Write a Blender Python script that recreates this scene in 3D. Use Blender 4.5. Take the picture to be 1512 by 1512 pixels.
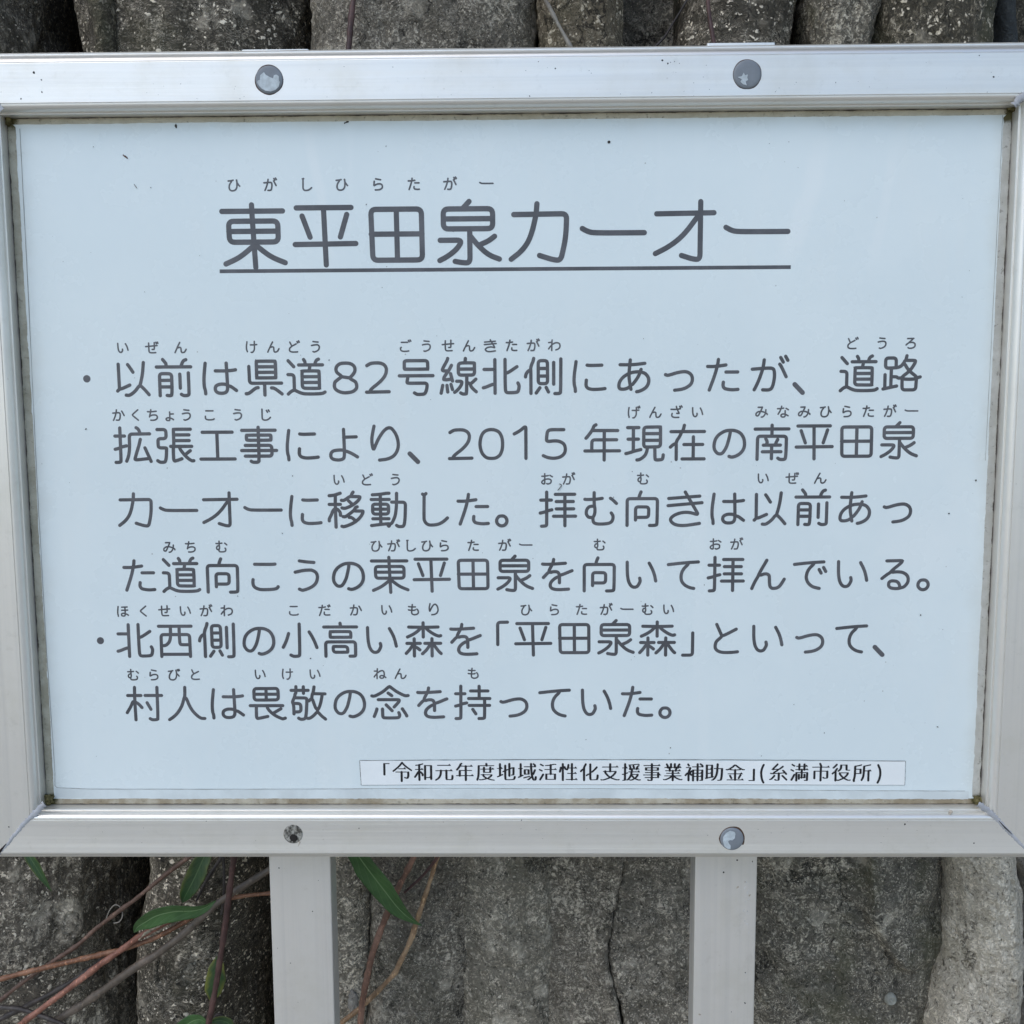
# Information board on two aluminium posts in front of a banyan trunk.  Units: metres, built in millimetres and divided by 1000.
import bpy, bmesh, math, random
import numpy as np
from mathutils import Matrix, Vector

for o in list(bpy.data.objects):
    bpy.data.objects.remove(o)
random.seed(7)
SC = bpy.context.scene
COL = SC.collection
ZC = 1250.0                      # height of the board's centre above the ground, mm

# ------------------------------------------------------------------ camera
RX, RY, RZ = 0.1123, 0.0144, -0.0060
CAM = np.array([11.116, -613.0, 45.04])      # x, y (away), z relative to board centre, mm
FPX = 1518.8                                   # focal length in photo pixels (1512 wide)
def _rot(rx, ry, rz):
    cx, sx, cy, sy, cz, sz = math.cos(rx), math.sin(rx), math.cos(ry), math.sin(ry), math.cos(rz), math.sin(rz)
    Rx = np.array([[1,0,0],[0,cx,-sx],[0,sx,cx]]); Ry = np.array([[cy,0,sy],[0,1,0],[-sy,0,cy]]); Rz = np.array([[cz,-sz,0],[sz,cz,0],[0,0,1]])
    return Rz @ Rx @ Ry
RM = _rot(RX, RY, RZ)
def _w(v): return np.array([v[0], v[2], -v[1]])
C_R, C_D, C_F = _w(RM[0]), _w(RM[1]), _w(RM[2])
cam_data = bpy.data.cameras.new("camera")
cam = bpy.data.objects.new("camera", cam_data); COL.objects.link(cam)
cam.matrix_world = Matrix(((C_R[0], -C_D[0], -C_F[0], CAM[0]/1000), (C_R[1], -C_D[1], -C_F[1], CAM[1]/1000),
                           (C_R[2], -C_D[2], -C_F[2], (CAM[2]+ZC)/1000), (0,0,0,1)))
cam_data.sensor_fit = 'HORIZONTAL'; cam_data.sensor_width = 36.0
cam_data.lens = 36.0*FPX/1512.0
cam_data.clip_start = 0.02; cam_data.clip_end = 500
SC.camera = cam
def at(px, py, Y):
    """world point (mm, z relative to board centre) on the plane y = Y seen at a photo pixel"""
    d = C_R*(px-756)/FPX + C_D*(py-756)/FPX + C_F
    t = (Y-CAM[1])/d[1]
    return CAM + d*t

# ------------------------------------------------------------------ world, light, exposure
SUN_EL, SUN_AZ = math.radians(52), math.radians(222)
W_ = bpy.data.worlds.new("World"); SC.world = W_; W_.use_nodes = True
nt = W_.node_tree; bg = nt.nodes['Background']
sky = nt.nodes.new('ShaderNodeTexSky'); sky.sky_type = 'NISHITA'; sky.sun_disc = False
sky.sun_elevation = SUN_EL; sky.sun_rotation = SUN_AZ
sky.air_density = 1.0; sky.dust_density = 1.0; sky.ozone_density = 1.0
nt.links.new(sky.outputs[0], bg.inputs[0]); bg.inputs[1].default_value = 0.12
sl = bpy.data.lights.new("sun", 'SUN'); sl.energy = 0.6; sl.angle = math.radians(50); sl.color = (1.0, 0.95, 0.88)
so = bpy.data.objects.new("sun", sl); COL.objects.link(so)
# direction towards the sun: behind the camera, high, a little left
sd = Vector((math.sin(SUN_AZ)*math.cos(SUN_EL), math.cos(SUN_AZ)*math.cos(SUN_EL), math.sin(SUN_EL)))
so.rotation_euler = sd.to_track_quat('Z', 'Y').to_euler(); so.location = (0, -2, 4)
SC.view_settings.view_transform = 'Standard'; SC.view_settings.look = 'None'
SC.view_settings.exposure = 0.95; SC.view_settings.gamma = 1; SC.view_settings.use_curve_mapping = False
SC.render.engine = 'CYCLES'
SC.cycles.max_bounces = 6; SC.cycles.use_denoising = True

# ------------------------------------------------------------------ helpers
def lin(*c):
    return tuple((x/255/12.92 if x/255 <= 0.04045 else ((x/255+0.055)/1.055)**2.4) for x in c) + (1,)
def mesh_obj(name, verts, faces, mat=None, parent=None, smooth=False, attrs=None):
    me = bpy.data.meshes.new(name)
    v = np.asarray(verts, float).copy(); v[:, 2] += ZC
    me.from_pydata((v/1000).tolist(), [], faces); me.update()
    if attrs:
        for k, vals in attrs.items():
            a = me.attributes.new(k, 'FLOAT', 'POINT'); a.data.foreach_set('value', np.asarray(vals, np.float32))
    if smooth:
        me.polygons.foreach_set('use_smooth', [True]*len(me.polygons))
    o = bpy.data.objects.new(name, me); COL.objects.link(o)
    if mat: me.materials.append(mat)
    if parent: o.parent = parent
    return o
def grid_obj(name, V, mat, parent=None, closed=False, attrs=None):
    """V: rows x cols x 3 (mm). quads by numpy"""
    n, m, _ = V.shape
    idx = np.arange(n*m).reshape(n, m)
    if closed: idx = np.concatenate([idx, idx[:, :1]], 1)
    q = np.stack([idx[:-1, :-1], idx[:-1, 1:], idx[1:, 1:], idx[1:, :-1]], -1).reshape(-1, 4)
    me = bpy.data.meshes.new(name)
    co = V.reshape(-1, 3).copy(); co[:, 2] += ZC; co /= 1000
    me.vertices.add(len(co)); me.vertices.foreach_set('co', co.ravel().astype(np.float32))
    me.loops.add(q.size); me.loops.foreach_set('vertex_index', q.ravel().astype(np.int32))
    me.polygons.add(len(q)); me.polygons.foreach_set('loop_start', (np.arange(len(q))*4).astype(np.int32))
    me.update(calc_edges=True); me.validate()
    me.polygons.foreach_set('use_smooth', [True]*len(me.polygons))
    if attrs:
        for k, vals in attrs.items():
            a = me.attributes.new(k, 'FLOAT', 'POINT'); a.data.foreach_set('value', np.asarray(vals, np.float32).ravel())
    o = bpy.data.objects.new(name, me); COL.objects.link(o)
    me.materials.append(mat)
    if parent: o.parent = parent
    return o
def empty(name, loc_mm=(0, 0, -ZC)):
    o = bpy.data.objects.new(name, None); COL.objects.link(o); o.empty_display_size = 0.05
    return o
def tag(o, label=None, cat=None, group=None, kind=None):
    if label: o['label'] = label
    if cat: o['category'] = cat
    if group: o['group'] = group
    if kind: o['kind'] = kind
    return o
# --- vectorised noise
def _hash(ix, iy, iz, s):
    h = (ix.astype(np.int64)*374761393 + iy.astype(np.int64)*668265263 + iz.astype(np.int64)*2147483647 + s*974634721) & 0xFFFFFFFF
    h = ((h ^ (h >> 13))*1274126177) & 0xFFFFFFFF
    h = h ^ (h >> 16)
    return (h & 0xFFFF)/32767.5 - 1
def vnoise(P, s=0):
    i = np.floor(P).astype(np.int64); f = P-i; f = f*f*f*(f*(f*6-15)+10)
    r = 0
    for a in (0, 1):
        for b in (0, 1):
            for c in (0, 1):
                w = (f[..., 0] if a else 1-f[..., 0])*(f[..., 1] if b else 1-f[..., 1])*(f[..., 2] if c else 1-f[..., 2])
                r = r + w*_hash(i[..., 0]+a, i[..., 1]+b, i[..., 2]+c, s)
    return r
def fbm(P, s=0, oct=4, gain=.5):
    r = 0; a = 1.0
    for k in range(oct):
        r = r + a*vnoise(P*(2**k)+17.3*k, s+k); a *= gain
    return r

# --- materials
class NT:
    def __init__(self, name):
        self.m = bpy.data.materials.new(name); self.m.use_nodes = True
        self.t = self.m.node_tree; self.b = self.t.nodes['Principled BSDF']
        self.co = self.t.nodes.new('ShaderNodeTexCoord').outputs['Object']
    def n(self, typ, **kw):
        nd = self.t.nodes.new(typ)
        for k, v in kw.items():
            if k in nd.inputs.keys() if hasattr(nd.inputs, 'keys') else False: self.set(nd.inputs[k], v)
            else: setattr(nd, k, v)
        return nd
    def set(self, sock, v):
        if isinstance(v, bpy.types.NodeSocket): self.t.links.new(v, sock)
        else: sock.default_value = v
    def map(self, scale=(1, 1, 1), rot=(0, 0, 0), loc=(0, 0, 0), src=None):
        nd = self.t.nodes.new('ShaderNodeMapping'); self.set(nd.inputs[0], src or self.co)
        nd.inputs['Scale'].default_value = scale; nd.inputs['Rotation'].default_value = rot; nd.inputs['Location'].default_value = loc
        return nd.outputs[0]
    def noise(self, scale, detail=4, rough=.55, src=None, dist=0, col=False):
        nd = self.t.nodes.new('ShaderNodeTexNoise'); self.set(nd.inputs['Vector'], src or self.co)
        nd.inputs['Scale'].default_value = scale; nd.inputs['Detail'].default_value = detail
        nd.inputs['Roughness'].default_value = rough; nd.inputs['Distortion'].default_value = dist
        return nd.outputs['Color' if col else 'Fac']
    def voro(self, scale, src=None, feature='F1', rnd=1.0, out='Distance'):
        nd = self.t.nodes.new('ShaderNodeTexVoronoi'); nd.feature = feature; self.set(nd.inputs['Vector'], src or self.co)
        nd.inputs['Scale'].default_value = scale; nd.inputs['Randomness'].default_value = rnd
        return nd.outputs[out]
    def ramp(self, fac, a, b, va=0.0, vb=1.0):
        nd = self.t.nodes.new('ShaderNodeMapRange'); self.set(nd.inputs[0], fac)
        for i, v in zip((1, 2, 3, 4), (a, b, va, vb)): nd.inputs[i].default_value = v
        nd.interpolation_type = 'SMOOTHSTEP'
        return nd.outputs[0]
    def math(self, op, a, b=0.0, clamp=False):
        nd = self.t.nodes.new('ShaderNodeMath'); nd.operation = op; self.set(nd.inputs[0], a); self.set(nd.inputs[1], b); nd.use_clamp = clamp
        return nd.outputs[0]
    def mix(self, fac, a, b):
        nd = self.t.nodes.new('ShaderNodeMix'); nd.data_type = 'RGBA'
        self.set(nd.inputs[0], fac); self.set(nd.inputs[6], a); self.set(nd.inputs[7], b)
        return nd.outputs[2]
    def vadd(self, a, b, sc):
        s = self.t.nodes.new('ShaderNodeVectorMath'); s.operation = 'SCALE'; self.set(s.inputs[0], b); s.inputs[3].default_value = sc
        d = self.t.nodes.new('ShaderNodeVectorMath'); d.operation = 'ADD'; self.set(d.inputs[0], a); self.set(d.inputs[1], s.outputs[0])
        return d.outputs[0]
    def sep(self, v):
        s = self.t.nodes.new('ShaderNodeSeparateXYZ'); self.set(s.inputs[0], v); return s.outputs
    def attr(self, name):
        a = self.t.nodes.new('ShaderNodeAttribute'); a.attribute_name = name; return a.outputs['Fac']
    def bump(self, h, strength, dist):
        b = self.t.nodes.new('ShaderNodeBump'); self.set(b.inputs['Height'], h)
        b.inputs['Strength'].default_value = strength; b.inputs['Distance'].default_value = dist
        self.set(self.b.inputs['Normal'], b.outputs[0])
    def done(self, col=None, rough=None, metal=None, spec=None):
        if col is not None: self.set(self.b.inputs['Base Color'], col)
        if rough is not None: self.set(self.b.inputs['Roughness'], rough)
        if metal is not None: self.set(self.b.inputs['Metallic'], metal)
        if spec is not None: self.set(self.b.inputs['Specular IOR Level'], spec)
        return self.m

def bark_mat(name, dark, mid, pale, fleck=.5, fleck_scale=190, stretch=(1, 1, 1), moss=.2, grain=1.0, fleck_thr=.27, tone=22, seed=0, curl=1.0, mossc=(.085, .085, .035, 1)):
    kx = 1.22 if name in ('bark_fine_grained', 'bark_fine_grained_grey', 'bark_mossy_grey', 'bark_gritty_light', 'bark_ridge_grey', 'bark_mottled') else 1.0
    dark, mid, pale = [(q[0]*2.12*kx, q[1]*1.93*kx, q[2]*1.64*kx, 1) for q in (dark, mid, pale)]
    t = NT(name)
    base = t.map(loc=(seed*1.37, seed*.71, seed*2.1))
    wob = t.noise(70, 3, .6, base, col=True)
    dco = t.vadd(base, wob, .012)
    sco = t.map(scale=stretch, src=dco)
    big = t.noise(tone, 5, .6, dco)
    midn = t.noise(120, 6, .68, dco, .6)
    fine = t.noise(430, 4, .62, sco, .5)
    vfine = t.noise(900, 3, .6, base)
    # base tone: coarse patches broken up by hard-edged grain
    f1 = t.math('ADD', t.math('MULTIPLY', midn, .45), t.math('MULTIPLY', fine, .65*grain))
    f1 = t.math('ADD', f1, t.math('MULTIPLY', t.math('SUBTRACT', big, .5), .35))
    lo, hi = .30+.30*grain-.045, .30+.30*grain+.045
    c = t.mix(t.ramp(f1, lo, hi), dark, mid)
    c = t.mix(t.math('MULTIPLY', t.ramp(f1, lo-.07, lo-.15), .7), c, (dark[0]*.26, dark[1]*.26, dark[2]*.26, 1))
    hl = tuple(mid[k]*.50+pale[k]*.62 for k in range(3))+(1,)
    c = t.mix(t.math('MULTIPLY', t.ramp(f1, hi, hi+.07), .8), c, hl)
    # vertical stains, broad pale and dark patches
    stain = t.noise(1, 4, .6, t.map(scale=(34, 34, 5), src=dco))
    c = t.mix(t.math('MULTIPLY', t.ramp(stain, .47, .36), .45), c, (dark[0]*.7, dark[1]*.7, dark[2]*.68, 1))
    patch = t.noise(26, 5, .68, t.map(loc=(3.1+seed, 2, 7), src=dco))
    c = t.mix(t.math('MULTIPLY', t.ramp(patch, .55, .66), .38), c, hl)
    # cracks
    ck = t.voro(30, t.vadd(t.map(scale=(1, 1, .6), src=base), t.noise(90, 4, .65, base, col=True), .03), 'DISTANCE_TO_EDGE')
    ckm = t.math('MULTIPLY', t.ramp(ck, .030, .010), t.ramp(t.noise(17, 3, .5, base), .52, .62))
    c = t.mix(t.math('MULTIPLY', ckm, .85), c, (dark[0]*.2, dark[1]*.2, dark[2]*.2, 1))
    # worm-like lichen curls, pale line with a dark one beside it
    curlv = t.noise(170*curl, 3, .6, sco, 1.4)
    cd = t.math('ABSOLUTE', t.math('SUBTRACT', curlv, .5))
    cmask = t.ramp(t.noise(38, 3, .5, base), .40, .60)
    c = t.mix(t.math('MULTIPLY', t.math('MULTIPLY', t.ramp(cd, .020, .006), cmask), .35+.35*fleck), c, hl)
    cd2 = t.math('ABSOLUTE', t.math('SUBTRACT', curlv, .545))
    c = t.mix(t.math('MULTIPLY', t.math('MULTIPLY', t.ramp(cd2, .018, .005), cmask), .65), c, (dark[0]*.35, dark[1]*.35, dark[2]*.35, 1))
    # small pale scales
    wob2 = t.noise(300, 2, .5, base, col=True)
    fv = t.voro(fleck_scale, t.vadd(sco, wob2, .004))
    fl = t.math('MULTIPLY', t.ramp(fv, fleck_thr, fleck_thr-.07), t.ramp(t.noise(fleck_scale*.32, 2, .5, base), .50, .54))
    fl = t.math('MULTIPLY', fl, min(1, fleck*1.25))
    c = t.mix(fl, c, pale)
    fv2 = t.voro(fleck_scale*1.9, t.vadd(base, wob2, .003))
    fl2 = t.math('MULTIPLY', t.ramp(fv2, .30, .20), t.ramp(t.noise(150, 2, .5, base), .53, .58))
    c = t.mix(t.math('MULTIPLY', fl2, min(1, .9*fleck+.25)), c, pale)
    # black pores and short cracks
    pore = t.ramp(t.noise(330, 3, .6, t.map(scale=(1, 1, .55), src=dco), .8), .38, .31)
    c = t.mix(t.math('MULTIPLY', pore, .85), c, (dark[0]*.25, dark[1]*.25, dark[2]*.25, 1))
    ms = t.math('MULTIPLY', t.ramp(t.noise(14, 4, .6, base), .50, .66), moss)
    c = t.mix(ms, c, mossc)
    h = t.math('ADD', t.math('MULTIPLY', midn, 1.0), t.math('MULTIPLY', fine, .6*grain))
    h = t.math('ADD', h, t.math('MULTIPLY', fl, .25))
    h = t.math('ADD', h, t.math('MULTIPLY', vfine, .22*grain))
    h = t.math('SUBTRACT', h, t.math('MULTIPLY', pore, .35))
    h = t.math('SUBTRACT', h, t.math('MULTIPLY', ckm, .8))
    t.bump(h, .95, .0032)
    return t.done(c, .78, 0, .35)

def metal_mat(name, axis, tint=(.765, .745, .695), rough=.40, stain=.25):
    t = NT(name)
    s = [900, 900, 900]; s[axis] = 6
    br = t.noise(1, 4, .6, t.map(scale=tuple(s)))
    s2 = [220, 220, 220]; s2[axis] = 2.5
    br2 = t.noise(1, 3, .6, t.map(scale=tuple(s2)))
    blot = t.noise(28, 5, .62)
    spots = t.ramp(t.voro(130), .09, .03)
    spots = t.math('MULTIPLY', spots, t.ramp(t.noise(40, 2), .54, .62))
    c = t.mix(t.ramp(blot, .45, .75), tint+(1,), (tint[0]*.93, tint[1]*.925, tint[2]*.90, 1))
    c = t.mix(t.math('MULTIPLY', t.ramp(br2, .40, .70), .22), c, (tint[0]*.7, tint[1]*.72, tint[2]*.75, 1))
    c = t.mix(t.math('MULTIPLY', spots, stain), c, (.30, .25, .18, 1))
    mott = t.ramp(t.noise(90, 6, .72), .56, .68)
    c = t.mix(t.math('MULTIPLY', mott, .16), c, (.46, .44, .38, 1))
    r = t.math('ADD', t.math('MULTIPLY', br, .18), t.math('MULTIPLY', blot, .20))
    r = t.math('ADD', r, rough-.20)
    t.bump(t.math('ADD', t.math('MULTIPLY', br, .5), br2), .22, .0005)
    return t.done(c, r, .66)

def plain(name, col, rough=.5, metal=0, spec=.4, nscale=60, var=.25, bump=0.0, bscale=200):
    t = NT(name)
    n = t.noise(nscale, 5, .6)
    c = t.mix(t.ramp(n, .35, .7), (col[0]*(1-var), col[1]*(1-var), col[2]*(1-var), 1), (min(1, col[0]*(1+var*.5)), min(1, col[1]*(1+var*.5)), min(1, col[2]*(1+var*.5)), 1))
    if bump: t.bump(t.noise(bscale, 4, .6), .6, bump)
    return t.done(c, rough, metal, spec)

# ------------------------------------------------------------------ setting: ground
gt = NT("soil")
gc = gt.mix(gt.ramp(gt.noise(5, 6, .65), .4, .65), (.33, .29, .225, 1), (.50, .45, .365, 1))
gt.bump(gt.noise(60, 6, .7), .6, .01)
ground = mesh_obj("ground", [(-120000, -120000, -ZC), (120000, -120000, -ZC), (120000, 120000, -ZC), (-120000, 120000, -ZC)], [(0, 1, 2, 3)], gt.done(gc, .95))
tag(ground, kind='structure')

# ------------------------------------------------------------------ banyan: fused roots and trunks
M_BARK = dict(
 olive=bark_mat("bark_olive_dark", (.030, .028, .022, 1), (.085, .080, .064, 1), (.28, .27, .24, 1), .35, 150, moss=.45, seed=1),
 fleck=bark_mat("bark_flecked", (.036, .034, .029, 1), (.115, .110, .098, 1), (.46, .45, .42, 1), .85, 150, (.75, 1, 1.5), .25, seed=2, fleck_thr=.30),
 dark=bark_mat("bark_dark_grey", (.030, .029, .027, 1), (.088, .085, .080, 1), (.30, .295, .28, 1), .5, 210, moss=.08, seed=3, fleck_thr=.24),
 tan=bark_mat("bark_tan_grey", (.060, .054, .042, 1), (.150, .138, .112, 1), (.40, .385, .34, 1), .45, 170, moss=.18, seed=4),
 vert=bark_mat("bark_vertical_flecks", (.030, .029, .024, 1), (.088, .084, .070, 1), (.38, .37, .34, 1), .9, 140, (1.5, 1, .7), .35, seed=5, fleck_thr=.30),
 mottle=bark_mat("bark_mottled", (.048, .046, .042, 1), (.150, .146, .134, 1), (.40, .395, .375, 1), .55, 170, moss=.12, seed=6, tone=30),
 conc=bark_mat("bark_fine_grained", (.062, .060, .055, 1), (.140, .137, .128, 1), (.34, .335, .315, 1), .32, 260, moss=.10, grain=1.3, seed=7, fleck_thr=.22),
 conc2=bark_mat("bark_fine_grained_grey", (.066, .065, .060, 1), (.140, .138, .130, 1), (.36, .355, .34, 1), .40, 230, moss=.05, grain=1.3, seed=17, fleck_thr=.22),
 mossy=bark_mat("bark_mossy_grey", (.052, .051, .046, 1), (.122, .120, .108, 1), (.36, .355, .33, 1), .40, 240, moss=.45, grain=1.25, seed=18, fleck_thr=.22, tone=18),
 grit=bark_mat("bark_gritty_light", (.085, .083, .076, 1), (.225, .22, .205, 1), (.44, .435, .41, 1), .55, 200, moss=.05, grain=1.2, seed=8),
 ridge=bark_mat("bark_ridge_grey", (.085, .084, .076, 1), (.180, .176, .163, 1), (.38, .375, .355, 1), .35, 260, moss=.10, grain=1.2, seed=9, fleck_thr=.22),
 pale=bark_mat("bark_pale_beige", (.235, .229, .212, 1), (.365, .360, .342, 1), (.46, .46, .445, 1), .35, 200, moss=.16, grain=1.1, seed=10, tone=16, mossc=(.20, .17, .07, 1)),
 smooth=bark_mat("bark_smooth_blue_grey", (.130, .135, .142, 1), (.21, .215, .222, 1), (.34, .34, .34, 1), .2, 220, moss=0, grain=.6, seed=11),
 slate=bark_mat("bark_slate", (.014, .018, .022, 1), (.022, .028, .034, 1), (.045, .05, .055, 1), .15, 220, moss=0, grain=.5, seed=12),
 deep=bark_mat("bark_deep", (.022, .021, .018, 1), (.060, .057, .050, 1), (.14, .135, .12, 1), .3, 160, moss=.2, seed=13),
)
tree = empty("banyan_tree")
tag(tree, "grey banyan trunk of fused aerial roots filling the view behind the sign", "tree")

def zrows(fine):
    """z samples (mm, relative): dense where the bark shows above and below the board"""
    a = np.arange(-470, -175, fine); b = np.arange(-175, 195, 9); c = np.arange(195, 345, fine)
    low = np.array([-1258, -1000, -800, -650, -560, -510]); high = np.array([360, 400, 500, 700, 950, 1300, 1700])
    return np.concatenate([low, a, b, c, high])
def root(name, anchors, Yf, bulge, mat, tilt=0.0, p=2.4, rough=1.0, fine=1.6, seed=0, knots=(), lump=4.0, label=None, flare=0.0, backw=120, creases=(), sink=(), steps=()):
    """one fused root. anchors: (photo y, left x, right x) at depth Yf; cross-section a flattened superellipse"""
    zz = zrows(fine)
    A = []
    for py, xl, xr in anchors:
        De = Yf+.7*bulge; L = at(xl, py, De); Rr = at(xr, py, De)
        A.append((.5*(L[2]+Rr[2]), L[0], Rr[0]))
    A.sort()
    az = np.array([a[0] for a in A]); al = np.array([a[1] for a in A]); ar = np.array([a[2] for a in A])
    xl = np.interp(zz, az, al); xr = np.interp(zz, az, ar)
    down = np.clip((-480-zz)/780, 0, 1)
    xl = xl - down*flare; xr = xr + down*flare
    # edges wander a little
    one = np.ones_like(zz)
    xl = xl + .9*fbm(np.stack([zz/26, one*seed, one*1.7], -1), seed, 3)
    xr = xr + .9*fbm(np.stack([zz/26, one*seed, one*8.7], -1), seed+5, 3)
    width = float(np.median(xr-xl))
    nf = int(max(24, min(190, (width+bulge*1.2)/fine)))
    th = np.linspace(0, math.pi, nf)
    s = -np.cos(th)
    s = np.sign(s)*np.abs(s)**.9
    yy = bulge*(1-np.maximum(0, 1-np.abs(s)**p)**(1/p))
    S = np.concatenate([s, [0.97, .5, -.5, -.97]]); Yo = np.concatenate([yy, [bulge+backw*.6, bulge+backw, bulge+backw, bulge+backw*.6]])
    cx = (xl+xr)/2; hw = (xr-xl)/2
    V = np.zeros((len(zz), len(S), 3))
    V[..., 0] = cx[:, None]+hw[:, None]*S[None]
    V[..., 2] = zz[:, None]
    V[..., 1] = Yf+Yo[None]+tilt*S[None]
    # displacement along the local outward direction
    nx = np.sign(S)*np.abs(S)**3; ny = -np.sqrt(np.maximum(.05, 1-np.minimum(1, nx**2)))
    P = V.copy()
    big = fbm(P/np.array([46., 46., 95.])+seed*3.1, seed+11, 3)
    medium = fbm(P/np.array([13., 13., 17.])+seed*1.7, seed+23, 3)
    small = fbm(P/4.6+seed, seed+37, 3, .6)
    d = lump*big+1.5*rough*medium+.75*rough*small
    rid = 1-np.abs(vnoise(P/np.array([11., 11., 60.])+np.stack([.5*medium, 0*medium, 0*medium], -1)+seed*5.3, seed+51))
    d = d+1.15*rough*(rid-.6)
    pit = vnoise(P/np.array([6.5, 6.5, 9.])+seed*2.9, seed+61)
    d = d-.8*rough*np.clip(pit-.35, 0, 1)*2
    if sink:
        SK = sorted((at(.5*(anchors[0][1]+anchors[0][2]), py, Yf)[2], dp) for py, dp in sink)
        V[..., 1] += np.interp(zz, [q[0] for q in SK], [q[1] for q in SK])[:, None]
    for pts, hgt, fall in steps:
        C = np.array([at(x, y, Yf) for x, y in pts]); o_ = np.argsort(C[:, 2]); C = C[o_]
        xc = np.interp(zz, C[:, 2], C[:, 0]); fz = np.clip((zz-C[0, 2])/12, 0, 1)
        dx = V[..., 0]-xc[:, None]-.9*small-1.0*medium
        d = d+hgt*fz[:, None]/(1+np.exp(-dx/.7))*np.exp(-np.maximum(0, dx)/fall)
    for kx, ky, rx, ry, dep in knots:
        c = at(kx, ky, Yf); sx = rx*.42; sy = ry*.42
        r = np.hypot((V[..., 0]-c[0])/sx, (V[..., 2]-c[2])/sy)
        r = r+.12*small
        d = d+dep*(1.1*np.exp(-((r-1.25)/.28)**2)-1.2*np.exp(-((r-.92)/.16)**2)+.35*np.cos(np.clip(r, 0, 1)*9)*np.exp(-(r/.8)**2))
    for pts, dep, wd in creases:
        C = np.array([at(x, y, Yf) for x, y in pts]); o_ = np.argsort(C[:, 2]); C = C[o_]
        xc = np.interp(zz, C[:, 2], C[:, 0]); ins = (zz > C[0, 2]-3) & (zz < C[-1, 2]+3)
        dx = V[..., 0]-xc[:, None]-.8*small
        d = d-np.where(ins[:, None], dep*np.exp(-np.abs(dx/wd)**1.5), 0)
    front = (np.arange(len(S)) < nf)
    d = d*front[None]
    V[..., 0] += d*nx[None]; V[..., 1] += d*ny[None]
    o = grid_obj(name, V[:, ::-1], mat, tree, closed=True)
    if label: o['label'] = label
    return o

B = M_BARK
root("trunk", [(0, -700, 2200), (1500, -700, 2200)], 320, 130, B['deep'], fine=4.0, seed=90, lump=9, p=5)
root("aerial_root", [(0, -190, 44), (78, -190, 50), (1265, -150, 162), (1400, -150, 176), (1512, -150, 193)], 143, 105, B['mottle'], seed=1, lump=4.5, p=2.1,
     knots=[(120, 1347, 14, 12, 1.4), (75, 1400, 10, 22, 1.5)], label="mottled grey root at the left with a black gap on its right")
root("aerial_root", [(0, 108, 470), (78, 124, 470), (1265, 230, 398), (1300, 224, 394), (1340, 214, 390), (1430, 208, 384), (1512, 214, 380)], 146, 105, B['fleck'], seed=2, lump=3.6, p=2.2,
     knots=[(238, 1438, 12, 24, 3.0), (290, 1440, 30, 24, 2.0), (262, 1490, 26, 16, 1.8), (330, 1300, 18, 20, 1.2)], label="dark root covered in small pale flecks")
root("aerial_root", [(0, 132, 168), (78, 146, 176), (400, 170, 214), (1265, 262, 300), (1512, 280, 320)], 143, 22, B['olive'], seed=3, lump=1.5, rough=.6, sink=[(78, 0), (300, 70)])
root("aerial_root", [(0, 450, 640), (78, 452, 640), (1265, 470, 560), (1512, 478, 553)], 140, 40, B['grit'], seed=4, lump=3, p=3, label="light gritty root beside the left post", sink=[(300, 90), (800, 0)])
root("aerial_root", [(0, 452, 792), (78, 455, 794), (700, 520, 790), (1265, 540, 715), (1512, 535, 712)], 136, 50, B['conc'], seed=5, lump=3.0, tilt=5, p=2.6)
root("aerial_root", [(700, 690, 815), (1265, 668, 824), (1512, 662, 819)], 137, 32, B['ridge'], seed=6, lump=2.0, tilt=-4, p=2.0, sink=[(500, 90), (900, 0)])
root("aerial_root", [(800, 790, 920), (1265, 800, 915), (1330, 799, 905), (1395, 798, 897), (1430, 798, 903), (1485, 800, 917), (1512, 801, 920)], 147, 26, B['conc'], seed=7, lump=2.2, tilt=-5, p=9, sink=[(500, 90), (900, 0)])
root("aerial_root", [(0, 797, 918), (78, 801, 919), (300, 815, 915), (700, 820, 910)], 135, 34, B['tan'], seed=17, lump=2.2, label="tan grey root behind the top edge of the sign", sink=[(200, 0), (800, 100)])
root("aerial_root", [(900, 925, 1035), (1265, 913, 1060), (1330, 903, 1060), (1395, 895, 1060), (1430, 901, 1060), (1485, 915, 1060), (1512, 918, 1060)], 148, 26, B['conc2'], seed=8, lump=2.2, tilt=2, p=9, sink=[(400, 110), (900, 0)])
root("aerial_root", [(0, 1016, 1182), (30, 1009, 1174), (78, 1002, 1163), (700, 1010, 1150), (1265, 1030, 1135), (1512, 1032, 1128)], 141, 50, B['fleck'], seed=9, lump=2.8, sink=[(300, 0), (900, 40)])
root("aerial_root", [(0, 1186, 1300), (30, 1187, 1291), (78, 1188, 1282), (700, 1150, 1300), (1265, 1092, 1392), (1380, 1092, 1396), (1440, 1092, 1380), (1512, 1092, 1366)], 148, 40, B['mossy'], seed=10, lump=3.6, p=3,
     knots=[(1262, 1440, 40, 60, 1.0)], creases=[([(1256, 1336), (1275, 1349), (1298, 1384), (1318, 1420)], 5.0, 2.0), ([(1244, 1200), (1243, 1268), (1246, 1338)], 1.8, 1.6), ([(1262, 1200), (1262, 1268), (1266, 1344)], 1.6, 1.2), ([(1166, 1270), (1186, 1290), (1205, 1306)], 1.4, 1.0)],
     steps=[([(1276, 1200), (1278, 1268), (1280, 1325), (1276, 1346), (1292, 1376), (1312, 1406), (1338, 1440)], 10.0, 34)])
root("aerial_root", [(0, 1288, 1464), (78, 1286, 1464), (500, 1330, 1480), (900, 1380, 1490)], 142, 52, B['vert'], seed=12, lump=2.8, label="dark root with pale vertical flecks at the upper right", sink=[(200, 0), (800, 100)])
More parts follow.
